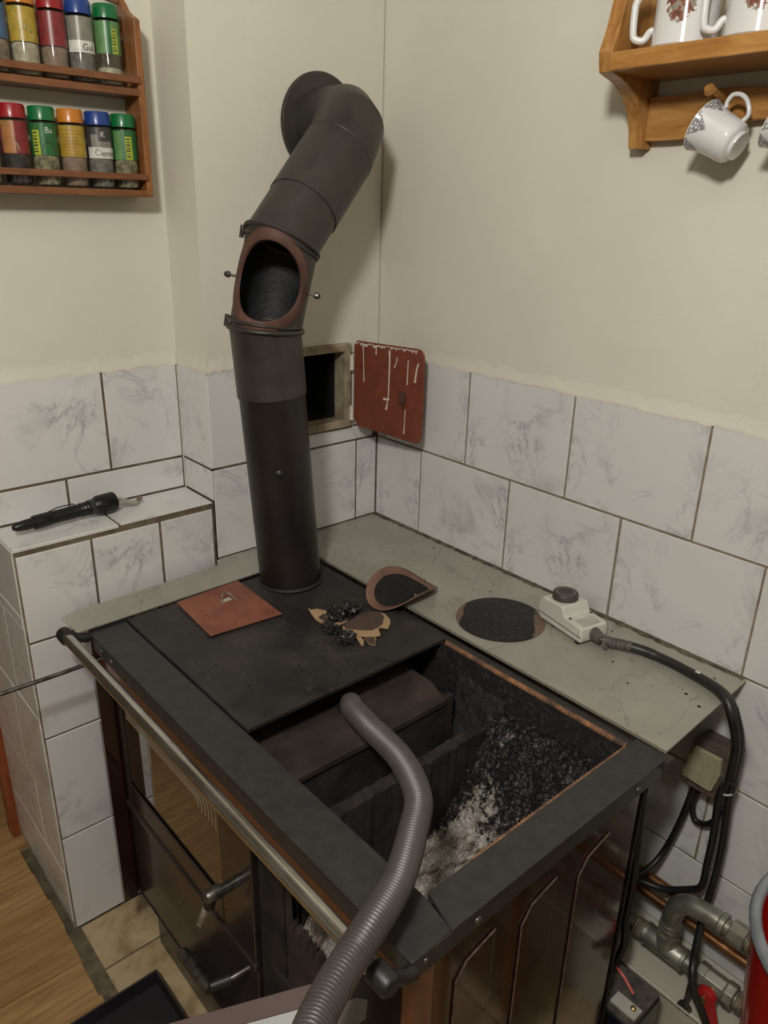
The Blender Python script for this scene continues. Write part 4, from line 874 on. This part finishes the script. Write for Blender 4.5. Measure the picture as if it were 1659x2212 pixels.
o = mk('copper_pipe', MB().tube([(.036, .55, -.488), (.036, 1.6, -.488)], .0088, 18), 'copper', None, smooth=True, origin=(.036, .55, -.488)); tag(o, 'lower copper pipe along the tiled wall', 'pipe', 'copper pipes by the wall')
gp = root('steel_pipework', 'galvanised steel pipework with bend, tee and red valve lever at the right wall', 'pipework', (.08, .95, -.53))
gx, gz = .082, -.524
mk('lower_pipe', MB().tube([(gx, .60, gz), (gx, 1.5, gz)], .0140, 20), 'galvanised', gp, smooth=True)
tee = mk('tee', MB().tube([(gx, .872, gz), (gx, .875, gz), (gx, .935, gz), (gx, .938, gz)], [.0185, .0195, .0195, .0185], 24).tube([(gx, .905, gz), (gx, .905, gz+.034)], [.020, .0185], 24), 'galvanised', gp, smooth=True)
for y in (.868, .940, .958): mk('pipe_collar', MB().tube([(gx, y-.004, gz), (gx, y-.003, gz), (gx, y+.003, gz), (gx, y+.004, gz)], [.0185, .0205, .0205, .0185], 24), 'galvanised', gp, smooth=True)
mk('hemp_seal', MB().tube([(gx, .845+.003*i, gz) for i in range(7)], [.0165+.002*(i % 2) for i in range(7)], 18), 'hemp_joint', gp)
mk('nipple', MB().tube([(gx, .905, gz+.030), (gx, .905, gz+.036), (gx, .905, gz+.040), (gx, .905, gz+.046)], [.0155, .0165, .0150, .0165], 20), 'hemp_joint', gp)
for dz in (.048, .056): mk('pipe_collar', MB().tube([(gx, .905, gz+dz-.004), (gx, .905, gz+dz+.004)], .0195 if dz < .05 else .0188, 24), 'galvanised', gp, smooth=True)
bp = smooth_path([(gx, .905, gz+.050), (gx, .905, gz+.078), (gx, .912, gz+.105), (gx, .932, gz+.122), (gx, .962, gz+.127), (gx, .985, gz+.127)], 8)
mk('bend', MB().tube(bp, .0170, 24), 'galvanised', gp, smooth=True)
mk('upper_pipe', MB().tube([(gx, .98, gz+.127), (gx, 1.5, gz+.127)], .0135, 20), 'galvanised', gp, smooth=True)
mk('pipe_collar', MB().tube([(gx, .980, gz+.127), (gx, .982, gz+.127), (gx, .990, gz+.127), (gx, .991, gz+.127)], [.0175, .0195, .0195, .0175], 24), 'galvanised', gp, smooth=True)
mk('union_nut', MB().lathe([(.0165, -.014), (.0205, -.012), (.0205, .012), (.0165, .014)], Matrix.Translation((gx, 1.012, gz+.127)) @ Matrix.Rotation(-math.pi/2, 4, 'X'), 8, True, True), 'galvanised', gp)
mk('hemp_seal', MB().tube([(gx, 1.027+.003*i, gz+.127) for i in range(6)], [.0155+.0022*(i % 2) for i in range(6)], 18), 'hemp_joint', gp)
vb = mk('valve_body', MB().lathe([(.0165, -.034), (.0215, -.032), (.0215, -.018), (.0200, -.016), (.0200, .016), (.0220, .018), (.0220, .032), (.0165, .034)], Matrix.Translation((gx, .998, gz)) @ Matrix.Rotation(-math.pi/2, 4, 'X'), 8, True, True), 'galvanised', gp, bevel=.001)
mk('hemp_seal', MB().tube([(gx, 1.034+.003*i, gz) for i in range(5)], [.0165+.0022*(i % 2) for i in range(5)], 18), 'hemp_joint', gp)
mk('brown_nut', MB().lathe([(.019, -.020), (.0245, -.016), (.0245, .016), (.019, .020)], Matrix.Translation((gx, 1.066, gz)) @ Matrix.Rotation(-math.pi/2, 4, 'X'), 6, True, True), 'brown_nut', gp, bevel=.002)
mk('valve_stem', MB().tube([(gx, .998, gz), (gx+.034, .998, gz)], .008, 14), 'brass', gp, smooth=True)
lv = mk('valve_lever', MB().tube([(gx+.030, .998, gz+.004), (gx+.042, .998, gz+.004)], [.0165, .0150], 20).prism([(-.009, .006), (.012, .010), (.032, -.046), (.026, -.052), (.018, -.050)], lambda u, v, w_: (w_, .998+u, gz+v), gx+.0335, gx+.0405), 'valve_red', gp, smooth=False, bevel=.0015)
mk('lever_screw', MB().lathe([(.006, 0), (.006, .004), (.003, .006), (.0001, .006)], Matrix.Translation((gx+.042, .996, gz+.001)) @ Matrix.Rotation(math.pi/2, 4, 'Y'), 10), 'brass', lv, smooth=True)
# cream pipe casing along the wall foot
pc = root('pipe_casing', 'cream boxed casing along the wall foot under the steel pipes', 'casing', (.06, 1.0, -H))
mk('front_board', MB().box(.100, .112, .62, 1.55, -H+.0005, -.588), 'casing_cream', pc)
mk('top_board', MB().prism([(.0005, -.572), (.0005, -.580), (.118, -.590), (.119, -.582), (.112, -.580)], lambda u, v, w_: (u, w_, v), .62, 1.55), 'casing_cream', pc, bevel=.001)
mk('edge_bead', MB().tube([(.117, .62, -.583), (.117, 1.55, -.583)], .0045, 10), 'casing_cream', pc, smooth=True)
# open-ended spanner hanging over the pipe
sn = root('spanner', 'dark open-ended spanner hanging by the lower steel pipe', 'spanner', (.118, .972, -.55))
mk('shank', MB().prism([(.966, -.500), (.975, -.500), (.974, -.572), (.965, -.572)], lambda u, v, w_: (w_, u, v), .114, .119), 'steel_dark', sn, bevel=.001)
jaw = [(.969+.0125*math.cos(math.radians(a)), -.580+.0125*math.sin(math.radians(a))) for a in range(-55, 236, 15)]
mk('jaw', MB().prism(jaw+[(.9645, -.586), (.9645, -.581), (.9735, -.581), (.9735, -.586)], lambda u, v, w_: (w_, u, v), .113, .120), 'steel_dark', sn, bevel=.0008)
# battery by the stove back
bt = root('battery', 'dusty black battery with a red wire standing behind the stove corner', 'battery', (.22, .905, -H))
mk('case', MB().box(.172, .262, .855, .949, -H+.0005, -.528), 'battery_navy', bt, bevel=.004)
mk('dusty_top', MB().box(.174, .260, .857, .947, -.528, -.520), 'battery_dust', bt, bevel=.002)
mk('terminal_bracket', MB().box(.226, .250, .900, .945, -.520, -.514), 'label_silver', bt, bevel=.001)
mk('terminal_bolt', MB().lathe([(.0045, 0), (.0045, .004), (.002, .006), (.0001, .006)], Matrix.Translation((.236, .934, -.514)), 8), 'brass', bt, smooth=True)
mk('red_wire', MB().tube(smooth_path([(.215, .862, -.505), (.205, .876, -.500), (.207, .893, -.500), (.211, .919, -.516)], 6), .0028, 8), 'wire_red', bt, smooth=True)
# red bucket with grey rim, on a low stool
bk = root('red_bucket', 'red enamelled bucket with a grey rim at the right edge', 'bucket', (.345, 1.232, -.36))
Mb = Matrix.Translation((.345, 1.232, 0)) @ Matrix.Rotation(math.radians(0), 4, 'X')
mk('wall', MB().lathe([(.10, -.3595), (.103, -.356), (.128, -.12), (.134, -.035), (.131, -.035), (.125, -.12), (.098, -.35), (.0001, -.35)], Mb, 48), 'bucket_red', bk, smooth=True)
mk('rim', MB().lathe([(.1335+.0068*math.cos(2*math.pi*k_/12), -.030+.0075*math.sin(2*math.pi*k_/12)) for k_ in range(13)], Mb, 56), 'rim_grey', bk, smooth=True)
stl = root('stool', 'low wooden stool carrying the red bucket', 'stool', (.345, 1.232, -H))
mk('seat', MB().box(.225, .465, 1.112, 1.352, -.382, -.361), 'shelf_wood', stl, bevel=.004)
for x_ in (.245, .445):
    for y_ in (1.132, 1.332): mk('leg', MB().tube([(x_, y_, -H), (x_, y_, -.382)], .014, 12), 'shelf_wood_v', stl, smooth=True)

# ------------------------------------------------------------------ spice rack on the left wall
YR0, YR1 = -D+P0+.0005, -.062
rk = root('spice_rack', 'reddish brown wooden wall rack with two rows of spice jars', 'spice rack', (.64, -.09, .69))
XR = (.475, .486); XQ = (.856, .867)
prof = [(YR0, .690), (YR1-.002, .690), (YR1, .694), (YR1, .956), (YR1-.006, .960), (YR1-.020, .966), (YR1-.034, .974), (YR1-.044, .986), (YR0, 1.000)]
for x0, x1 in (XR, XQ): mk('side_panel', MB().prism(prof, lambda u, v, w_: (w_, u, v), x0, x1), 'rack_wood_v', rk, bevel=.0008)
for zt in (.7010, .8565): mk('shelf_board', MB().box(XR[1]-.001, XQ[0]+.001, YR0+.004, YR1+.0005, zt-.011, zt), 'rack_wood', rk, bevel=.0008)
for z0, z1 in ((.7165, .7265), (.864, .8745)): mk('front_rail', MB().box(.4835, XQ[0]+.003, YR1-.002, YR1+.005, z0, z1), 'rack_wood', rk, bevel=.001)
mk('top_board', MB().prism([(XR[1], .985), (.52, .992), (.56, 1.012), (.62, 1.03), (.73, 1.03), (.79, 1.012), (.83, .992), (XQ[0], .985), (XQ[0], 1.05), (XR[1], 1.05)], lambda u, v, w_: (u, w_, v), YR0, YR0+.010), 'rack_wood', rk, bevel=.0008)
def lid_mat(n, c): simple(n, c, tuple(x*.9 for x in c), 20, 0.3, coat=0.1)
lid_mat('lid_green', (.004, .13, .035)); lid_mat('lid_red', (.27, .008, .012)); lid_mat('lid_blue', (.012, .045, .22)); lid_mat('lid_orange', (.50, .17, .018))
for n_, c_ in (('lab_green', (.018, .12, .030)), ('lab_palegreen', (.11, .24, .085)), ('lab_yellow', (.38, .26, .030)), ('lab_red', (.20, .022, .024)), ('lab_orange', (.36, .15, .045)), ('lab_dark', (.050, .046, .046)), ('lab_clear', (.22, .21, .17)), ('lab_white', (.60, .59, .53)), ('lab_blue', (.05, .10, .19)), ('lab_lime', (.36, .42, .035))):
    simple(n_, c_, tuple(x*.7 for x in c_), 60, 0.35)
def spice(n, a, b2): simple(n, a, b2, 130, 0.8, bscale=160, bstr=0.6, bdist=0.002, lo=.4, hi=.6)
spice('sp_herb', (.36, .32, .19), (.12, .11, .055)); spice('sp_pepper', (.05, .035, .03), (.012, .010, .010)); spice('sp_ground', (.30, .21, .15), (.22, .15, .105)); spice('sp_seed', (.28, .22, .14), (.12, .09, .055)); spice('sp_pale', (.52, .47, .35), (.34, .29, .2)); spice('sp_grey', (.24, .215, .19), (.13, .115, .10))
FW_ = Vector((1.128-.58, 1.3+.09, 0)).normalized(); CAMA = math.atan2(FW_.y, FW_.x)
def jar_text(parent, txt, c, r, z, size, mat, a_mid):
    cu = bpy.data.curves.new('t', 'FONT'); cu.body = txt; cu.size = size; cu.align_x = 'CENTER'; cu.resolution_u = 3
    to = bpy.data.objects.new('t', cu); COL.objects.link(to); bpy.context.view_layer.update()
    me0 = to.evaluated_get(bpy.context.evaluated_depsgraph_get()).to_mesh()
    mb = MB(); vs = []
    for v_ in me0.vertices:
        a = a_mid+v_.co.x/r; vs.append((c[0]+r*math.cos(a), c[1]+r*math.sin(a), z+v_.co.y))
    mb.add(vs, [tuple(p.vertices) for p in me0.polygons])
    bpy.data.objects.remove(to); return mk('lettering', mb, mat, parent, recalc=False)
def patch(parent, name, c, r, a0, a1, z0, z1, mat, n=14):
    mb = MB(); mb.grid(n, 2, lambda u, v: (c[0]+r*math.cos(a0+(a1-a0)*u), c[1]+r*math.sin(a0+(a1-a0)*u), z0+(z1-z0)*v)); return mk(name, mb, mat, parent, smooth=True)
def jar(x, zb, label, lid, lab, spm, fill, rot=0.0, extra=None, group='spice jars in the wall rack', h=.1165, y=-.0868):
    c = (x, y); r_ = .0205
    j = root('spice_jar', label, 'spice jar', (x, y, zb), group)
    T = Matrix.Translation((x, y, zb))
    mk('glass', MB().lathe([(.0001, .0005), (.0185, .0005), (.0203, .003), (r_, .006), (r_, .091), (.0192, .0945), (.0180, .096), (.0180, .098)], T, 28), 'jar_glass', j, smooth=True)
    mk('contents', MB().lathe([(.0001, .0030), (.0172, .0030), (.0192, .006), (.0192, fill-.002), (.0165, fill+.001), (.0001, fill+.002)], T, 24), spm, j, smooth=True)
    lm = mk('lid', MB().lathe([(.0001, h), (.0185, h), (.0203, h-.0025), (.0206, h-.0200), (.0185, h-.0205)], T, 28), lid, j, smooth=True)
    if lab:
        lb = patch(j, 'paper_label', c, r_+.0003, CAMA+rot-1.45, CAMA+rot+1.45, zb+.046, zb+.092, lab)
        if extra: extra(lb, c, r_, zb+.012)
    return j
def ex_barcode(da, mat='lab_lime', z0=.034, z1=.070, w=.28):
    def f(lb, c, r_, zb):
        p = patch(lb, 'barcode', c, r_+.0005, CAMA+da-w, CAMA+da+w, zb+z0, zb+z1, mat, 6)
        for k_ in range(7): patch(lb, 'barcode_bar', c, r_+.0007, CAMA+da-w*.8, CAMA+da+w*.4, zb+z0+.004+k_*.0045, zb+z0+.004+k_*.0045+(.0012 if k_ % 2 else .0020), 'lab_dark', 3)
    return f
def ring_mark(lb, c, r_, zb, da, z, mat):
    mk('logo_ring', MB().tube([(c[0]+(r_+.0006)*math.cos(CAMA+da+.12*math.cos(t)), c[1]+(r_+.0006)*math.sin(CAMA+da+.12*math.cos(t)), zb+z+.0030*math.sin(t)) for t in [i*math.pi/9 for i in range(17)]], .0004, 4), mat, lb)
def ex_herb(a, txt=None, ta=0.0, tz=.068, mat='sp_herb', za=.036, zb_=.056):
    def f(lb, c, r_, zb):
        poly = [(-.5, 0), (-.42, .6), (-.2, .75), (.0, 1.0), (.2, .8), (.45, .55), (.5, 0)]
        mb = MB(); n = len(poly); mb.add([(c[0]+(r_+.0005)*math.cos(CAMA+a+u), c[1]+(r_+.0005)*math.sin(CAMA+a+u), zb+za+(zb_-za)*v) for u, v in poly], [tuple(range(n))])
        mk('printed_herbs', mb, mat, lb)
        ring_mark(lb, c, r_, zb, -.45, .076, 'lab_palegreen')
        if txt: jar_text(lb, txt, c, r_+.0007, zb+tz, .0125, 'lab_white', CAMA+ta)
    return f
def ex_sticker(txt, ta, z, lower=True):
    def f(lb, c, r_, zb):
        patch(lb, 'name_sticker', c, r_+.0006, CAMA-1.0, CAMA+1.4, zb+z-.004, zb+z+.013, 'lab_white')
        jar_text(lb, txt, c, r_+.0009, zb+z, .0125, 'lab_dark', CAMA+ta)
    return f
zl_, zu_ = .7015, .857
jar(.509, zl_, 'green-lidded spice jar with lime barcode, rightmost of the lower row', 'lid_green', 'lab_green', 'sp_herb', .050, extra=lambda lb, c, r_, zb: (ex_barcode(.30)(lb, c, r_, zb), patch(lb, 'text_panel', c, r_+.0005, CAMA-.95, CAMA-.25, zb+.034, zb+.078, 'lab_palegreen', 6), ring_mark(lb, c, r_, zb, .35, .077, 'lab_palegreen')))
def ex_blue(lb, c, r_, zb):
    ex_sticker('Čierne', .42, .038)(lb, c, r_, zb); patch(lb, 'garlic_picture', c, r_+.0005, CAMA-.3, CAMA+1.0, zb+.049, zb+.060, 'lab_clear', 8); jar_text(lb, 'K', c, r_+.0007, zb+.066, .0125, 'lab_white', CAMA+.30); patch(lb, 'text_panel', c, r_+.0005, CAMA-.65, CAMA-.1, zb+.050, zb+.070, 'lab_clear', 6)
jar(.553, zl_, 'blue-lidded spice jar with a white handwritten-style name sticker in the lower row', 'lid_blue', 'lab_dark', 'sp_grey', .048, extra=ex_blue)
def ex_lines(mat):
    def f(lb, c, r_, zb):
        for k_ in range(8): patch(lb, 'small_print', c, r_+.0005, CAMA-.75, CAMA+.75-.15*(k_ % 3), zb+.037+k_*.005, zb+.0385+k_*.005, mat, 8)
    return f
jar(.598, zl_, 'orange-lidded spice jar with a mustard yellow label in the lower row', 'lid_orange', 'lab_yellow', 'sp_ground', .048, extra=ex_lines('lab_orange'))
jar(.643, zl_, 'green-lidded spice jar with a printed basil leaf between the red and orange lids', 'lid_green', 'lab_green', 'sp_herb', .050, extra=lambda lb, c, r_, zb: (ex_barcode(-.55)(lb, c, r_, zb), ex_herb(.35, 'Ba', .45, .066, 'lab_dark')(lb, c, r_, zb)))
jar(.688, zl_, 'red-lidded spice jar with dark peppercorns in the lower row', 'lid_red', 'lab_red', 'sp_pepper', .052, extra=lambda lb, c, r_, zb: (patch(lb, 'orange_field', c, r_+.0004, CAMA-.9, CAMA+.1, zb+.034, zb+.080, 'lab_orange', 8), ex_herb(-.15, None)(lb, c, r_, zb)))
jar(.733, zl_, 'spice jar at the left picture edge in the lower row', 'lid_green', 'lab_dark', 'sp_herb', .050)
jar(.522, zu_, 'green-lidded spice jar with a pale green label, rightmost of the upper row', 'lid_green', 'lab_palegreen', 'sp_pale', .026, extra=lambda lb, c, r_, zb: (ex_barcode(.55, w=.22)(lb, c, r_, zb), patch(lb, 'text_panel', c, r_+.0005, CAMA-.1, CAMA+.25, zb+.034, zb+.080, 'lab_green', 6)))
jar(.567, zu_, 'blue-lidded spice jar with a clear label in the upper row', 'lid_blue', 'lab_clear', 'sp_grey', .045, extra=ex_sticker('Gul', .55, .034))
jar(.610, zu_, 'red-lidded spice jar with a deep red label in the upper row', 'lid_red', 'lab_red', 'sp_ground', .045)
jar(.654, zu_, 'orange-lidded spice jar with yellow label and printed herbs in the upper row', 'lid_orange', 'lab_yellow', 'sp_pale', .046, extra=ex_herb(.25, None, 0, .06))
jar(.698, zu_, 'spice jar with a blue label at the left picture edge in the upper row', 'lid_green', 'lab_blue', 'sp_seed', .046, extra=ex_barcode(.2, 'lab_clear'))

# ------------------------------------------------------------------ wooden shelf with mugs on the right wall
sf = root('wall_shelf', 'honey-coloured wooden wall shelf with curved bracket and cup pegs', 'shelf', (.06, .85, .77))
XW = P0+.0005
bpr = [(XW, .772), (.024, .772), (.027, .784)]+[(.027+.090*(1-math.cos(t))**.9, .784+.074*math.sin(t)) for t in [i*math.pi/20 for i in range(1, 10)]]+[(.1185, .861), (.1235, .885), (.112, .915), (.103, .950), (.100, .985), (.10, 1.05), (XW, 1.05)]
for y0 in (.585, 1.28): mk('side_bracket', MB().prism(bpr, lambda u, v, w_: (u, w_, v), y0, y0+.0215), 'shelf_wood_v', sf, bevel=.001)
mk('shelf_board', MB().box(XW, .1240, .6065, 1.28, .8610, .8830), 'shelf_wood', sf, bevel=.0015)
n = 36; cr = [(.6065+.6735*i/n) for i in range(n+1)]
topz = lambda y: .8400+.006*math.exp(-((y-.72)/.05)**2)-.003*math.sin((y-.6)*14)
botz = lambda y: .782+.020*max(0, math.sin((y-.66)/.24*math.pi))**1.2 if .66 < y < .90 else .782
mk('peg_board', MB().prism([(y, botz(y)) for y in cr]+[(y, topz(y)) for y in reversed(cr)], lambda u, v, w_: (w_, u, v), XW, .0175), 'shelf_wood', sf, bevel=.0012)
for y in (.722, .822, .922): mk('cup_peg', MB().tube([(.017, y, .826), (.062, y, .834)], [.0075, .0070], 8).tube([(.062, y, .834), (.068, y, .838)], [.0085, .0065], 8), 'shelf_wood_v', sf, bevel=.0005)
def mug(label, x, y, rot):
    basep = (x, y, .8832); mg = root('mug', label, 'mug', basep, 'white mugs standing on the shelf')
    mg.rotation_euler[2] = rot
    BASES[mg.name] = (0, 0, 0); T = Matrix()
    mk('cup_body', MB().lathe([(.0001, .0010), (.0385, .0006), (.0408, .003), (.0405, .010), (.0392, .085), (.0398, .0925), (.0385, .0935), (.0370, .085), (.0380, .010), (.0001, .008)], T, 48), 'mug_print', mg, smooth=True)
    ha = [(.038, .078), (.050, .076), (.0640, .058), (.0660, .046), (.0650, .022), (.0615, .0145), (.051, .013), (.0440, .022), (.0395, .024)]
    P_ = smooth_path([(u*math.cos(HA), u*math.sin(HA), v) for u, v in ha], 6)
    mk('handle', MB().tube(P_, .0048, 12), 'porcelain', mg, smooth=True)
    return mg
HA = math.radians(-80)
# print faces the middle of the room, handle towards the corner
ra = math.atan2(1.3-.72, 1.128-.09)
mug('white printed mug with angular handle, the one nearest the bracket', .0740, .6800, ra-.20)
mug('white printed mug second from the bracket, cut by the picture edge', .0740, .7790, ra-.20)
# cup hanging on a peg by its handle
def hang_cup(label, yp):
    basep = (.050, yp+.018, .781); cg = root('hanging_cup', label, 'cup', basep, 'white cups hanging from pegs')
    BASES[cg.name] = (0, 0, 0)
    axd = Vector((-.02, .82, -.42)).normalized()      # from mouth to foot
    q = (-axd).to_track_quat('Z', 'Y').to_matrix()
    R3 = q.to_4x4(); cg.matrix_world = Matrix.Translation((basep[0], basep[1], basep[2]+H)) @ R3
    off = Matrix.Translation((0, 0, -.030))
    pr = [(.0001, -.0005), (.0180, -.0005), (.0190, .004), (.0195, .0045), (.0230, .0055), (.0262, .009), (.0275, .016), (.0285, .034), (.0305, .050), (.0342, .0605), (.0335, .0610), (.0295, .050), (.0270, .034), (.0255, .012), (.0001, .008)]
    body = mk('cup_body', MB().lathe([(r_, z_) for r_, z_ in pr], Matrix(), 48), 'cup_lace', cg, smooth=True); body.location = (0, 0, -.030)
    upl = R3.to_3x3().inverted() @ Vector((0, 0, 1)); upl.z = 0; upl.normalize()
    ha = [(.0265, .014), (.036, .012), (.047, .022), (.0505, .034), (.046, .045), (.036, .047), (.0300, .044)]
    hd = mk('handle', MB().tube(smooth_path([(upl.x*u, upl.y*u, v-.030) for u, v in ha], 6), .0030, 10), 'porcelain', cg, smooth=True)
hang_cup('white cup with grey lace sprigs hanging from the first peg under the shelf', .722)
hang_cup('white cup hanging from the second peg at the right picture edge', .822)
bpy.context.view_layer.update()
